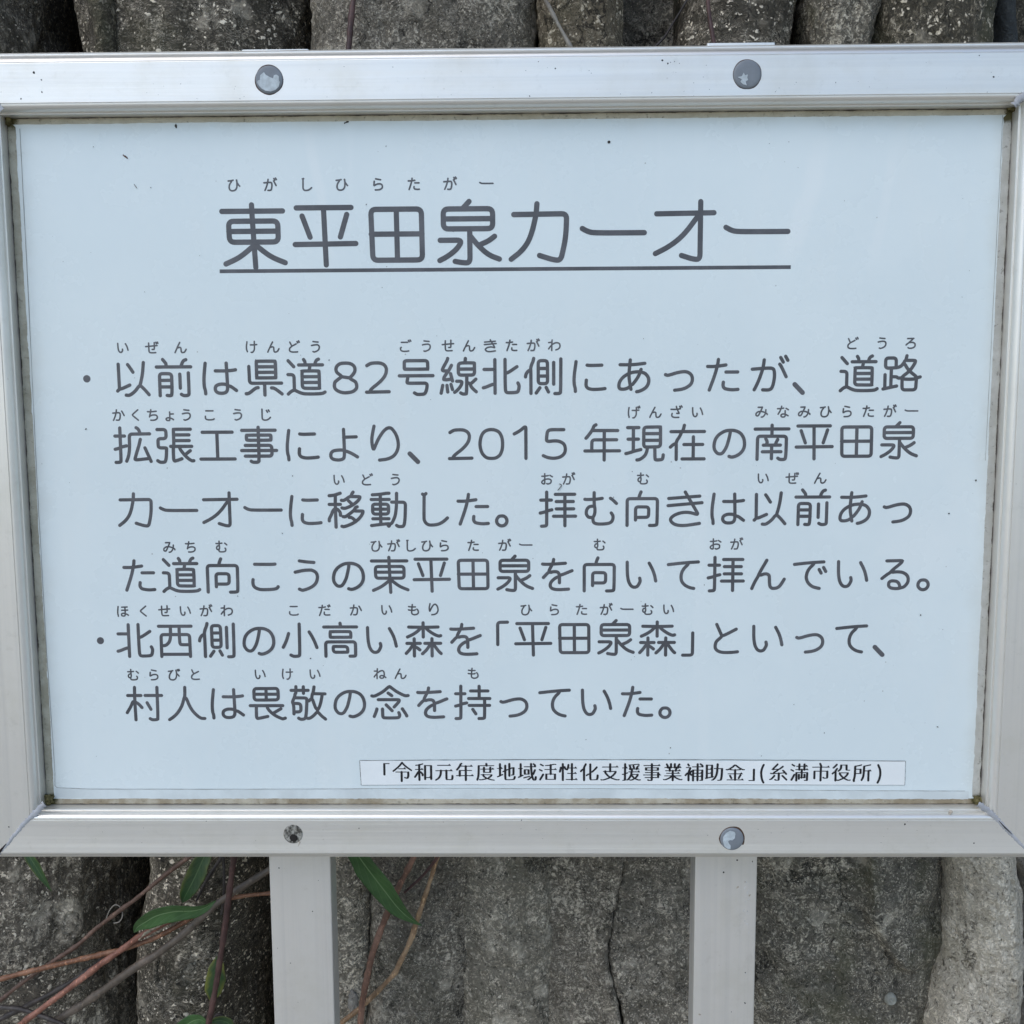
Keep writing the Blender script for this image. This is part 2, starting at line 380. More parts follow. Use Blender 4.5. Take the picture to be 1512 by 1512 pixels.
root("aerial_root", [(900, 1395, 1500), (1265, 1386, 1494), (1300, 1387, 1505), (1350, 1388, 1507), (1380, 1387, 1508), (1410, 1381, 1508), (1440, 1369, 1507), (1475, 1360, 1505), (1512, 1353, 1502)], 124, 56, B['pale'], seed=13, lump=2.4, p=2.1, sink=[(300, 150), (900, 0)],
     creases=[([(1470, 1420), (1466, 1470), (1470, 1512)], 2.0, 1.2), ([(1402, 1440), (1401, 1458)], 2.2, 1.0)], label="pale beige root at the lower right corner")
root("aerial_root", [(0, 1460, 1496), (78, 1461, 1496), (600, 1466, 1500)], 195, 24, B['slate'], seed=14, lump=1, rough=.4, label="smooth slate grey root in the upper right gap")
root("aerial_root", [(900, 1480, 1640), (1265, 1490, 1640), (1290, 1504, 1640), (1360, 1511, 1640), (1512, 1504, 1640)], 140, 40, B['smooth'], seed=15, lump=2, rough=.5, sink=[(300, 420), (900, 0)])

# crown of the banyan overhead (out of the picture; it shades what faces straight up)
rs = np.random.RandomState(11)
NL = 5200
cc = np.stack([rs.uniform(-3000, 3000, NL), rs.uniform(-900, 2600, NL), rs.uniform(1500, 3300, NL)], -1)
keep = fbm(cc/700., 5, 3) > -.25; cc = cc[keep]; NL = len(cc)
ax = rs.normal(size=(NL, 3)); ax[:, 2] *= .5; ax /= np.linalg.norm(ax, axis=1)[:, None]
bx = np.cross(ax, rs.normal(size=(NL, 3))); bx /= np.linalg.norm(bx, axis=1)[:, None]
sz = rs.uniform(90, 190, NL)[:, None]
tri = np.stack([cc-ax*sz, cc-ax*sz*.2+bx*sz*.42, cc+ax*sz, cc-ax*sz*.2-bx*sz*.42], 1).reshape(-1, 3)
mesh_obj("crown", tri, [(4*k, 4*k+1, 4*k+2, 4*k+3) for k in range(NL)], plain("crown_leaf", (.045, .085, .030), .45, 0, .4, 3, .4), tree)
def limb(p0, p1, r0, r1, seed):
    s = np.linspace(0, 1, 24)[:, None]; P = np.array(p0)*(1-s)+np.array(p1)*s
    P = P+np.array([90., 90., 60.])*np.stack([fbm(np.stack([s[:, 0]*3, 0*s[:, 0]+seed, 0*s[:, 0]+k], -1), seed+k, 2) for k in range(3)], -1)*np.sin(s*math.pi)
    ph = np.linspace(0, 2*math.pi, 14, endpoint=False); R_ = r0+(r1-r0)*s
    V = P[:, None]+R_[:, None]*np.stack([np.cos(ph), np.sin(ph), .5*np.cos(ph)*np.sign(p1[0]-p0[0])], -1)[None]
    return grid_obj("branch", V, B['deep'], tree, closed=True)
limb((-300, 330, 1500), (-1900, 300, 2500), 110, 40, 3); limb((500, 340, 1500), (2100, 700, 2600), 120, 40, 4); limb((200, 330, 1500), (300, -500, 2700), 90, 30, 5); limb((800, 350, 1500), (1100, 1900, 2700), 110, 40, 6)

# ------------------------------------------------------------------ the information board
sign = empty("information_sign")
tag(sign, "white information board with black Japanese text in an aluminium frame on two square posts", "sign")
WI, HI = 600.0, 430.9             # size between the grooves of the frame face
ZO = -0.9                         # the frame's centre sits a touch below the text origin
PD = 13.0                         # depth of the panel behind the frame face

# panel ------------------------------------------------------------
pt = NT("laminated_white_print")
px, py_, pz = pt.sep(pt.map(loc=(0, 0, -ZC/1000)))
blot = pt.noise(9, 5, .6)
c = pt.mix(pt.ramp(blot, .4, .7), (.675, .752, .758, 1), (.705, .778, .779, 1))
top = pt.math('ADD', pz, pt.math('MULTIPLY', pt.noise(30, 4, .6), .016))
c = pt.mix(pt.ramp(top, .206, .224, 0, .45), c, (.50, .47, .36, 1))           # yellower, darker tone just under the upper rail
edge = pt.math('SUBTRACT', .300, pt.math('ABSOLUTE', px))
c = pt.mix(pt.ramp(pt.math('SUBTRACT', edge, pt.math('MULTIPLY', pt.noise(40, 4, .6), .02)), .010, -.006, 0, .35), c, (.48, .48, .42, 1))
pale_mottle = pt.math('MULTIPLY', pt.ramp(pt.noise(14, 3, .55, pt.map(rot=(0, .5, 0), scale=(3, 1, .8))), .52, .76), .10)  # faint random paler patches mixed into the base colour
c = pt.mix(pale_mottle, c, (.80, .79, .74, 1))
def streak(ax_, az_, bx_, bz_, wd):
    # glossy reflection painted into the base colour along a line (metres, board coordinates)
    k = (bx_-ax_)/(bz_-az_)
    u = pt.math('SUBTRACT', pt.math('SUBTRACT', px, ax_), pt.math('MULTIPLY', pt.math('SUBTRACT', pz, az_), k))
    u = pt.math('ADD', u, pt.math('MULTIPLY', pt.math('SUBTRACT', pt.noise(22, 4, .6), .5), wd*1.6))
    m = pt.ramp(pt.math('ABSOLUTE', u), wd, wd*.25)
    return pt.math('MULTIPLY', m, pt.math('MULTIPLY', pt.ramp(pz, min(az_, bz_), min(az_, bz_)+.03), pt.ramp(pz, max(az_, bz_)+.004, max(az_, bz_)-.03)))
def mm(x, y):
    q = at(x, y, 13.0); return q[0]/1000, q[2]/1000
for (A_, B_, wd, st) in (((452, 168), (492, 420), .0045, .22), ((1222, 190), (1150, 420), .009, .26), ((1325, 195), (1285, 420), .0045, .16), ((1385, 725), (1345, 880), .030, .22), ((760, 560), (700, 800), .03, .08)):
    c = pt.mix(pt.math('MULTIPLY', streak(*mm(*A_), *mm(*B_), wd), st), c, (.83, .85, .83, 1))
gloss_lines = pt.math('MULTIPLY', pt.ramp(pt.noise(1, 3, .55, pt.map(scale=(38, 38, 2.2), rot=(0, .12, 0))), .60, .74), .16)  # faint gloss reflections painted into the colour as near-vertical pale lines
c = pt.mix(gloss_lines, c, (.82, .85, .84, 1))
mar = pt.math('MULTIPLY', pt.ramp(pt.voro(75), .045, .02), pt.ramp(pt.noise(31, 2), .52, .58))
c = pt.mix(pt.math('MULTIPLY', mar, .7), c, (.25, .24, .22, 1))
r = pt.math('ADD', pt.math('MULTIPLY', pt.noise(16, 5, .65), .22), .16)
pt.bump(pt.noise(22, 2, .4), .05, .001)
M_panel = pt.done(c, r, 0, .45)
hx, hz = WI/2+5, HI/2+5
def box(x0, x1, y0, y1, z0, z1):
    v = [(x0,y0,z0),(x1,y0,z0),(x1,y1,z0),(x0,y1,z0),(x0,y0,z1),(x1,y0,z1),(x1,y1,z1),(x0,y1,z1)]
    f = [(0,1,5,4),(1,2,6,5),(2,3,7,6),(3,0,4,7),(4,5,6,7),(3,2,1,0)]
    return v, f
v, f = box(-hx, hx, PD, PD+4, -hz, hz)
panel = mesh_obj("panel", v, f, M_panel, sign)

# frame -------------------------------------------------------------
M_al_x = metal_mat("anodised_aluminium_horizontal", 0)
M_al_z = metal_mat("anodised_aluminium_vertical", 2)
OUT = dict(top=29.3, bottom=25.7, left=24.0, right=24.0)
def profile(side):
    """(u, d): u inwards from the groove, d behind the face. closed loop"""
    P = [(4.8, 12.9), (4.75, 5.6), (4.55, 5.15), (4.2, 5.05), (3.85, 5.2), (3.65, 5.0)]
    for k in range(15):
        t = math.pi/2*(1-k/14)
        P.append((.35+3.3*math.sin(t), .15+4.7*(1-math.cos(t))))
    P += [(.12, .55), (-.15, .55), (-.32, .05), (-.5, 0)]
    o = OUT[side]
    if side == 'top':
        f = o-6.6
        P += [(-f+.35, 0), (-f+.1, .08), (-f-.05, .35), (-f-.25, .35)]
        P += [(-f-.32, .12), (-f-.8, .16), (-f-1.3, .27), (-f-1.8, .45), (-f-2.25, .70), (-f-2.65, 1.02), (-f-3.05, 1.42), (-f-3.5, 1.93), (-f-4.2, 2.75), (-f-5.0, 3.7)]
        P += [(-f-5.3, 3.95), (-o+.72, 3.95), (-o+.35, 3.75), (-o+.08, 3.95), (-o, 4.4)]
    else:
        f = o-10.1
        P += [(-f, 0), (-f-.3, -.03), (-f-5.8, -.48), (-f-6.0, -.40), (-f-6.05, .25), (-f-6.25, .3)]
        for k in range(11):
            t = math.pi/2*k/10
            P.append((-f-6.3-2.2*math.sin(t), .25+2.6*(1-math.cos(t))))
        P += [(-o+1.2, 3.0), (-o, 3.6)]
    P += [(-o, 25), (-9, 25), (-9, 12.9)]
    return P
def rail(side, mat, nb):
    P = profile(side); o = OUT[side]
    horiz = side in ('top', 'bottom')
    half = WI/2 if horiz else HI/2
    e0 = OUT['left' if horiz else 'bottom']/o; e1 = OUT['right' if horiz else 'top']/o
    g = .12
    rows = []
    for k in range(nb+1):
        tt = k/nb
        row = []
        for u, d in P:
            a0 = -half + (u if u > 0 else u*e0) + g; a1 = half - (u if u > 0 else u*e1) - g
            a = a0+(a1-a0)*tt
            off = (HI/2 if horiz else WI/2)-u
            if side == 'top': row.append((a, d, off))
            elif side == 'bottom': row.append((a, d, -off))
            elif side == 'left': row.append((-off, d, a))
            else: row.append((off, d, a))
        rows.append(row)
    V = np.array(rows); V[..., 2] += ZO; n, m, _ = V.shape
    verts = V.reshape(-1, 3); faces = []
    flip = side in ('bottom', 'right')
    for i in range(n-1):
        for j in range(m):
            q = (i*m+j, i*m+(j+1) % m, (i+1)*m+(j+1) % m, (i+1)*m+j)
            faces.append(q if flip else q[::-1])
    faces.append(tuple(range(m))); faces.append(tuple(range((n-1)*m, n*m)))
    ob = mesh_obj("frame_rail", verts, faces, mat, sign)
    bm = bmesh.new(); bm.from_mesh(ob.data); bmesh.ops.recalc_face_normals(bm, faces=bm.faces); bm.to_mesh(ob.data); bm.free()
    for pl in ob.data.polygons: pl.use_smooth = True
    ob.data.set_sharp_from_angle(angle=math.radians(13))
    return ob
rail('top', M_al_x, 8); rail('bottom', M_al_x, 8); rail('left', M_al_z, 8); rail('right', M_al_z, 8)

# posts ---------------------------------------------------------------
M_post = metal_mat("post_aluminium", 2, (.775, .755, .71), .42, .35)
def post(xl_px, xr_px, top_px, lab):
    a = at(xl_px, 1290, 25.2); b = at(xr_px, 1290, 25.2); zt = at((xl_px+xr_px)/2, top_px, 25.2)[2]
    x0, x1 = a[0], b[0]; w = x1-x0
    y0, y1 = 25.2, 25.2+19.5
    pts = []
    r = 1.0
    for cx, cy, a0 in ((x0+r, y0+r, 180), (x1-r, y0+r, 270), (x1-r, y1-r, 0), (x0+r, y1-r, 90)):
        for k in range(5):
            t = math.radians(a0+22.5*k); pts.append((cx+r*math.cos(t), cy+r*math.sin(t)))
    n = len(pts); zs = [-ZC-5, zt]
    V = [(x, y, z) for z in zs for x, y in pts]
    # hollow top: inner wall
    th = 1.8
    cxm, cym = (x0+x1)/2, (y0+y1)/2
    V += [(cxm+(x-cxm)*(1-2*th/w), cym+(y-cym)*(1-2*th/w), zt) for x, y in pts]
    V += [(cxm+(x-cxm)*(1-2*th/w), cym+(y-cym)*(1-2*th/w), zt-120) for x, y in pts]
    F = []
    for L in range(3):
        for k in range(n):
            F.append((L*n+k, L*n+(k+1) % n, (L+1)*n+(k+1) % n, (L+1)*n+k))
    F.append(tuple(range(3*n, 4*n)))
    # layer 1->2 must connect outer top to inner top
    ob = mesh_obj("post", V, F, M_post, sign)
    bm = bmesh.new(); bm.from_mesh(ob.data); bmesh.ops.recalc_face_normals(bm, faces=bm.faces); bm.to_mesh(ob.data); bm.free()
    for pl in ob.data.polygons: pl.use_smooth = True
    ob.data.set_sharp_from_angle(angle=math.radians(30))
    return ob
post(397.6, 488.2, 72.5, ""); post(1026.2, 1118.0, 63.5, "")

# sealant bead ----------------------------------------------------------
def sealant_mat(name, a, b, dirt):
    t = NT(name)
    e = t.attr('edge'); ms = t.attr('moss')
    n = t.noise(140, 5, .7); n2 = t.noise(34, 4, .6)
    c = t.mix(t.ramp(t.math('ADD', t.math('MULTIPLY', n, .5), t.math('MULTIPLY', n2, .5)), .38, .62), a, b)
    dn = t.math('ADD', e, t.math('MULTIPLY', t.math('SUBTRACT', t.noise(90, 5, .7), .5), .7))
    c = t.mix(t.ramp(dn, .16, .02), c, (.035, .025, .018, 1))
    sp = t.ramp(t.noise(380, 3, .6), .40, .30)
    c = t.mix(t.math('MULTIPLY', sp, dirt), c, (.05, .045, .03, 1))
    mm = t.ramp(t.math('ADD', ms, t.math('MULTIPLY', t.math('SUBTRACT', n, .5), .9)), .35, .62)
    c = t.mix(mm, c, (.075, .065, .022, 1))
    t.bump(n, .5, .0006)
    return t.done(c, .55, 0, .3)
SEAL = dict(top=((.40, .375, .29, 1), (.52, .495, .40, 1), .5), left=((.29, .275, .21, 1), (.41, .395, .32, 1), .35),
            right=((.38, .375, .335, 1), (.46, .46, .425, 1), .45), bottom=((.25, .205, .135, 1), (.42, .385, .30, 1), .35))
def seal(side, wmm, seed):
    horiz = side in ('top', 'bottom')
    L = WI if horiz else HI
    inset = 4.7
    n = int(L/1.1); s = np.linspace(-L/2+inset, L/2-inset, n)
    m = 9; tt = np.linspace(0, 1, m)
    one = np.ones_like(s)
    wv = wmm*(1+.05*fbm(np.stack([s/30, one*seed, one], -1), seed, 3)+.03*fbm(np.stack([s/5, one*seed, one*3], -1), seed+3, 3))
    hv = .62*(1+.25*fbm(np.stack([s/9, one*seed, one*5], -1), seed+7, 3))
    U = inset+.15+wv[:, None]*tt[None]
    D = PD-.02-hv[:, None]*np.maximum(0, (1-tt[None]**1.6))**.8*(.35+.65*np.minimum(1, tt[None]*6))
    # mitred ends
    lim = L/2-U*1.0
    A = np.clip(s[:, None]+0*U, -lim, lim)
    off = (HI/2 if horiz else WI/2)-U
    V = np.zeros(A.shape+(3,)); V[..., 1] = D
    if side == 'top': V[..., 0] = A; V[..., 2] = off
    if side == 'bottom': V[..., 0] = A; V[..., 2] = -off
    if side == 'left': V[..., 0] = -off; V[..., 2] = A
    if side == 'right': V[..., 0] = off; V[..., 2] = A
    V[..., 2] += ZO
    V += .12*np.stack([fbm(V/2.0+k*9, seed+k, 2) for k in range(3)], -1)*np.array([0, 1, 0])
    edge = np.broadcast_to(tt[None], A.shape)
    dend = np.minimum(L/2-A, L/2+A)-inset
    moss = np.clip(1-dend/13, 0, 1)
    if side in ('left', 'top'): moss = moss*np.where(A < 0, 1.0, .75) if side == 'top' else moss
    a, b, dirt = SEAL[side]
    grid_obj("sealant", V if side in ('top', 'right') else V[::-1], sealant_mat("sealant_"+side, a, b, dirt), sign, attrs=dict(edge=edge, moss=moss))
seal('top', 3.4, 31); seal('left', 4.9, 32); seal('right', 5.0, 33); seal('bottom', 3.6, 34)
# thin cured film of sealant beside the bead, and smears on the mitres
M_film = plain("sealant_film", (.62, .675, .675), .35, 0, .4, 50, .10)
def ribbon_poly(path, widths, Y, seed=0, jag=.5):
    """flat irregular strip along photo points on plane Y (widths in mm)"""
    P = np.array([at(x, y, Y) for x, y in path])
    t = np.linspace(0, len(P)-1, len(P)*10)
    Q = np.stack([np.interp(t, range(len(P)), P[:, k]) for k in range(3)], -1)
    w = np.interp(t, range(len(P)), widths)
    d = np.gradient(Q, axis=0); d /= np.linalg.norm(d, axis=1)[:, None]+1e-9
    nrm = np.stack([-d[:, 2], 0*d[:, 0], d[:, 0]], -1)
    rs = np.random.RandomState(seed)
    l = w/2*(1+jag*(rs.rand(len(w))-.5)); r_ = w/2*(1+jag*(rs.rand(len(w))-.5))
    return Q+nrm*l[:, None], Q-nrm*r_[:, None]
def strip_obj(name, path, widths, Y, mat, parent, seed=0, jag=.5, thick=.3):
    a, b = ribbon_poly(path, widths, Y, seed, jag)
    mid = (a+b)/2; mid[:, 1] -= thick
    lo = np.array([0, thick*.6, 0])
    V = np.stack([a+lo, (a+mid)/2-np.array([0, thick*.25, 0]), mid, (b+mid)/2-np.array([0, thick*.25, 0]), b+lo], 1)
    return grid_obj(name, V, mat, parent)
strip_obj("sealant_film", [(82, 1171), (200, 1173), (420, 1172.8), (640, 1172.5), (900, 1172.8), (1150, 1174), (1300, 1175.5), (1430, 1176)], [7.0]*8, PD-.05, M_film, sign, 5, .16, .12)
M_smear = plain("mitre_sealant", (.42, .43, .45), .5, 0, .4, 90, .2, .0003)
strip_obj("mitre_sealant", [(66, 1187), (55, 1197), (38, 1213), (22, 1232), (6, 1253), (-8, 1268)], [3.4, 3.6, 3.2, 2.6, 2.2, 2], -.05, M_smear, sign, 6, .7, .45)
strip_obj("mitre_sealant", [(1444, 1187), (1459, 1197), (1474, 1211), (1490, 1229), (1508, 1247), (1520, 1260)], [3.2, 3.6, 3.2, 2.8, 2.4, 2], -.05, M_smear, sign, 7, .6, .45)
strip_obj("mitre_sealant", [(1497, 156), (1506, 146), (1516, 136), (1530, 118)], [3.4, 4.6, 4.4, 3], -.05, M_smear, sign, 8, .7, .6)
strip_obj("mitre_sealant", [(3, 163), (-8, 152), (-22, 136), (-40, 116)], [3, 3.4, 3, 2.4], -.05, M_smear, sign, 9, .6, .4)
M_gap = plain("dark_crevice", (.02, .017, .015), .9)
strip_obj("mitre_gap", [(1475, 1212), (1484, 1222), (1494.5, 1232)], [.3, .9, .3], -.62, M_gap, sign, 3, .2, .05)
strip_obj("mitre_gap", [(9, 1246), (4, 1252), (0, 1257), (-6, 1264)], [.4, 1.0, 1.8, 1.2], -.62, M_gap, sign, 4, .5, .05)
# moss plugs in the corners
M_moss = plain("corner_moss", (.16, .14, .065), .95, 0, .1, 400, .5, .0012, 700)
def lumpblob(name, px_, py2, Y, rx, ry, rz, mat, parent, seed, amp=.35):
    c = at(px_, py2, Y)
    n, m = 16, 24
    th = np.linspace(0.02, math.pi-.02, n); ph = np.linspace(0, 2*math.pi, m, endpoint=False)
    T, Pp = np.meshgrid(th, ph, indexing='ij')
    U = np.stack([np.sin(T)*np.cos(Pp), np.sin(T)*np.sin(Pp), np.cos(T)], -1)
    k = 1+amp*fbm(U*2.2+seed, seed, 4, .6)
    return grid_obj(name, c+U*k[..., None]*np.array([rx, ry, rz]), mat, parent, closed=True)
lumpblob("corner_moss", 72, 1181, 11.2, 2.6, 1.6, 3.0, M_moss, sign, 41, .5)
lumpblob("corner_moss", 1444, 1182, 11.4, 2.2, 1.4, 2.6, M_moss, sign, 42, .5)
lumpblob("corner_moss", 12, 176, 11.4, 1.8, 1.4, 3.2, M_moss, sign, 43, .5)
lumpblob("corner_moss", 1496, 157, 11.2, 2.6, 1.6, 2.2, M_moss, sign, 44, .5)

# screw caps ----------------------------------------------------------------
M_cap = plain("grey_plastic_cap", (.20, .222, .245), .45, 0, .4, 80, .12)
M_flake = plain("peeling_silver_paint", (.50, .56, .585), .5, 0, .4, 300, .18, .0004, 500)
M_rust = plain("rust_stain", (.10, .055, .035), .8, 0, .2, 300, .4)
M_stain = plain("tan_stain", (.50, .44, .36), .6, 0, .3, 200, .2)
def disc_ring(c, prof, n=48):
    """lathe around y axis: prof = [(radius, y)]"""
    V = np.zeros((len(prof), n, 3)); ph = np.linspace(0, 2*math.pi, n, endpoint=False)
    for i, (r, y) in enumerate(prof):
        V[i, :, 0] = c[0]+r*np.cos(ph); V[i, :, 1] = c[1]+y; V[i, :, 2] = c[2]+r*np.sin(ph)
    return V
def poly_obj(name, pts, Y, mat, parent, thick=.25):
    P = [at(x, y, Y) for x, y in pts]; n = len(P)
    V = [(p[0], Y-thick, p[2]) for p in P]+[(p[0], Y+thick, p[2]) for p in P]
    F = [tuple(range(n)), tuple(range(2*n-1, n-1, -1))]+[(i, i+n, (i+1) % n+n, (i+1) % n) for i in range(n)]
    ob = mesh_obj(name, V, F, mat, parent)
    bm = bmesh.new(); bm.from_mesh(ob.data); bmesh.ops.triangulate(bm, faces=[q for q in bm.faces if len(q.verts) > 4]); bmesh.ops.recalc_face_normals(bm, faces=bm.faces); bm.to_mesh(ob.data); bm.free()
    return ob
def cap(px_, py2, rpx, flakes, rust, label):
    c = at(px_, py2, 0); R_ = rpx*.4035
    o = grid_obj("screw_cap", disc_ring(c, [(.01, -1.0), (R_*.5, -.99), (R_*.8, -.93), (R_*.92, -.75), (R_*.98, -.4), (R_, -.1), (R_, .3)]), M_cap, sign, closed=True)
    o['label'] = label
    e = R_*1.10
    # dirty ring round the cap
    rs = np.random.RandomState(int(px_))
    ph = np.linspace(0, 2*math.pi, 60, endpoint=False)
    V = np.zeros((2, 60, 3)); wv = np.interp(ph, np.linspace(0, 2*math.pi, 13), np.append(rs.rand(12), .3))
    for i in range(2):
        rr = R_*.97 if i == 0 else R_+rust*(.15+.85*wv)
        V[i, :, 0] = c[0]+rr*np.cos(ph); V[i, :, 1] = -.05; V[i, :, 2] = c[2]+rr*np.sin(ph)
    grid_obj("rust_ring", V, M_rust, o, closed=True)
    for fl in flakes: poly_obj("paint_flake", fl, -1.0, M_flake, o, .22)
    return o
def z7(pts): return [(350+x/10.8, 50+y/10.8) for x, y in pts]
cap(397.5, 117.8, 19.6, [z7([(365,735),(370,660),(430,612),(455,650),(520,690),(575,712),(590,660),(625,650),(665,675),(668,740),(682,770),(665,840),(610,895),(540,920),(450,905),(390,870),(350,825),(322,775),(335,745)])], .7, "grey screw cap half covered in silver paint")
def z3(pts): return [(1008+x/3, y/3) for x, y in pts]
cap(1103.3, 109.8, 19.8, [z3([(243,342),(262,338),(270,322),(276,334),(288,330),(286,345),(290,354),(278,362),(284,378),(268,374),(256,362),(262,352)])], .5, "grey screw cap with a small star of paint")
def z8(pts): return [(1040+x/12.6, 1170+y/12.6) for x, y in pts]
cap(1080.6, 1238.5, 18.0, [z8([(350,830),(400,760),(480,715),(560,735),(580,770),(565,850),(520,890),(470,885),(440,915),(465,960),(490,990),(485,1050),(430,1050),(370,1000),(345,900)])], 1.3, "rust ringed screw cap below the board")
# empty screw hole: recessed dirty rim with a black hole
hc = at(432.8, 1231.5, 0)
HR = 13.9*.41
hm = NT("dirty_screw_hole")
hcx = hm.mix(hm.ramp(hm.noise(330, 4, .7), .4, .6), (.055, .05, .04, 1), (.33, .32, .28, 1)); hm.bump(hm.noise(400, 4), .7, .001)
hole = grid_obj("screw_hole", disc_ring(hc, [(HR*1.06, -.05), (HR, -.35), (HR*.86, -.42), (HR*.62, -.22), (HR*.4, -.14), (.01, -.12)]), hm.done(hcx, .8), sign, closed=True)
lumpblob("hole_core", 433.5, 1237.5, -.30, 2.5, .3, 2.4, M_gap, hole, 71, .12)
strip_obj("scratch", [(437, 1241), (443, 1243), (440, 1250)], [.9, .8, .4], -.1, M_stain, hole, 72, .5, .15)

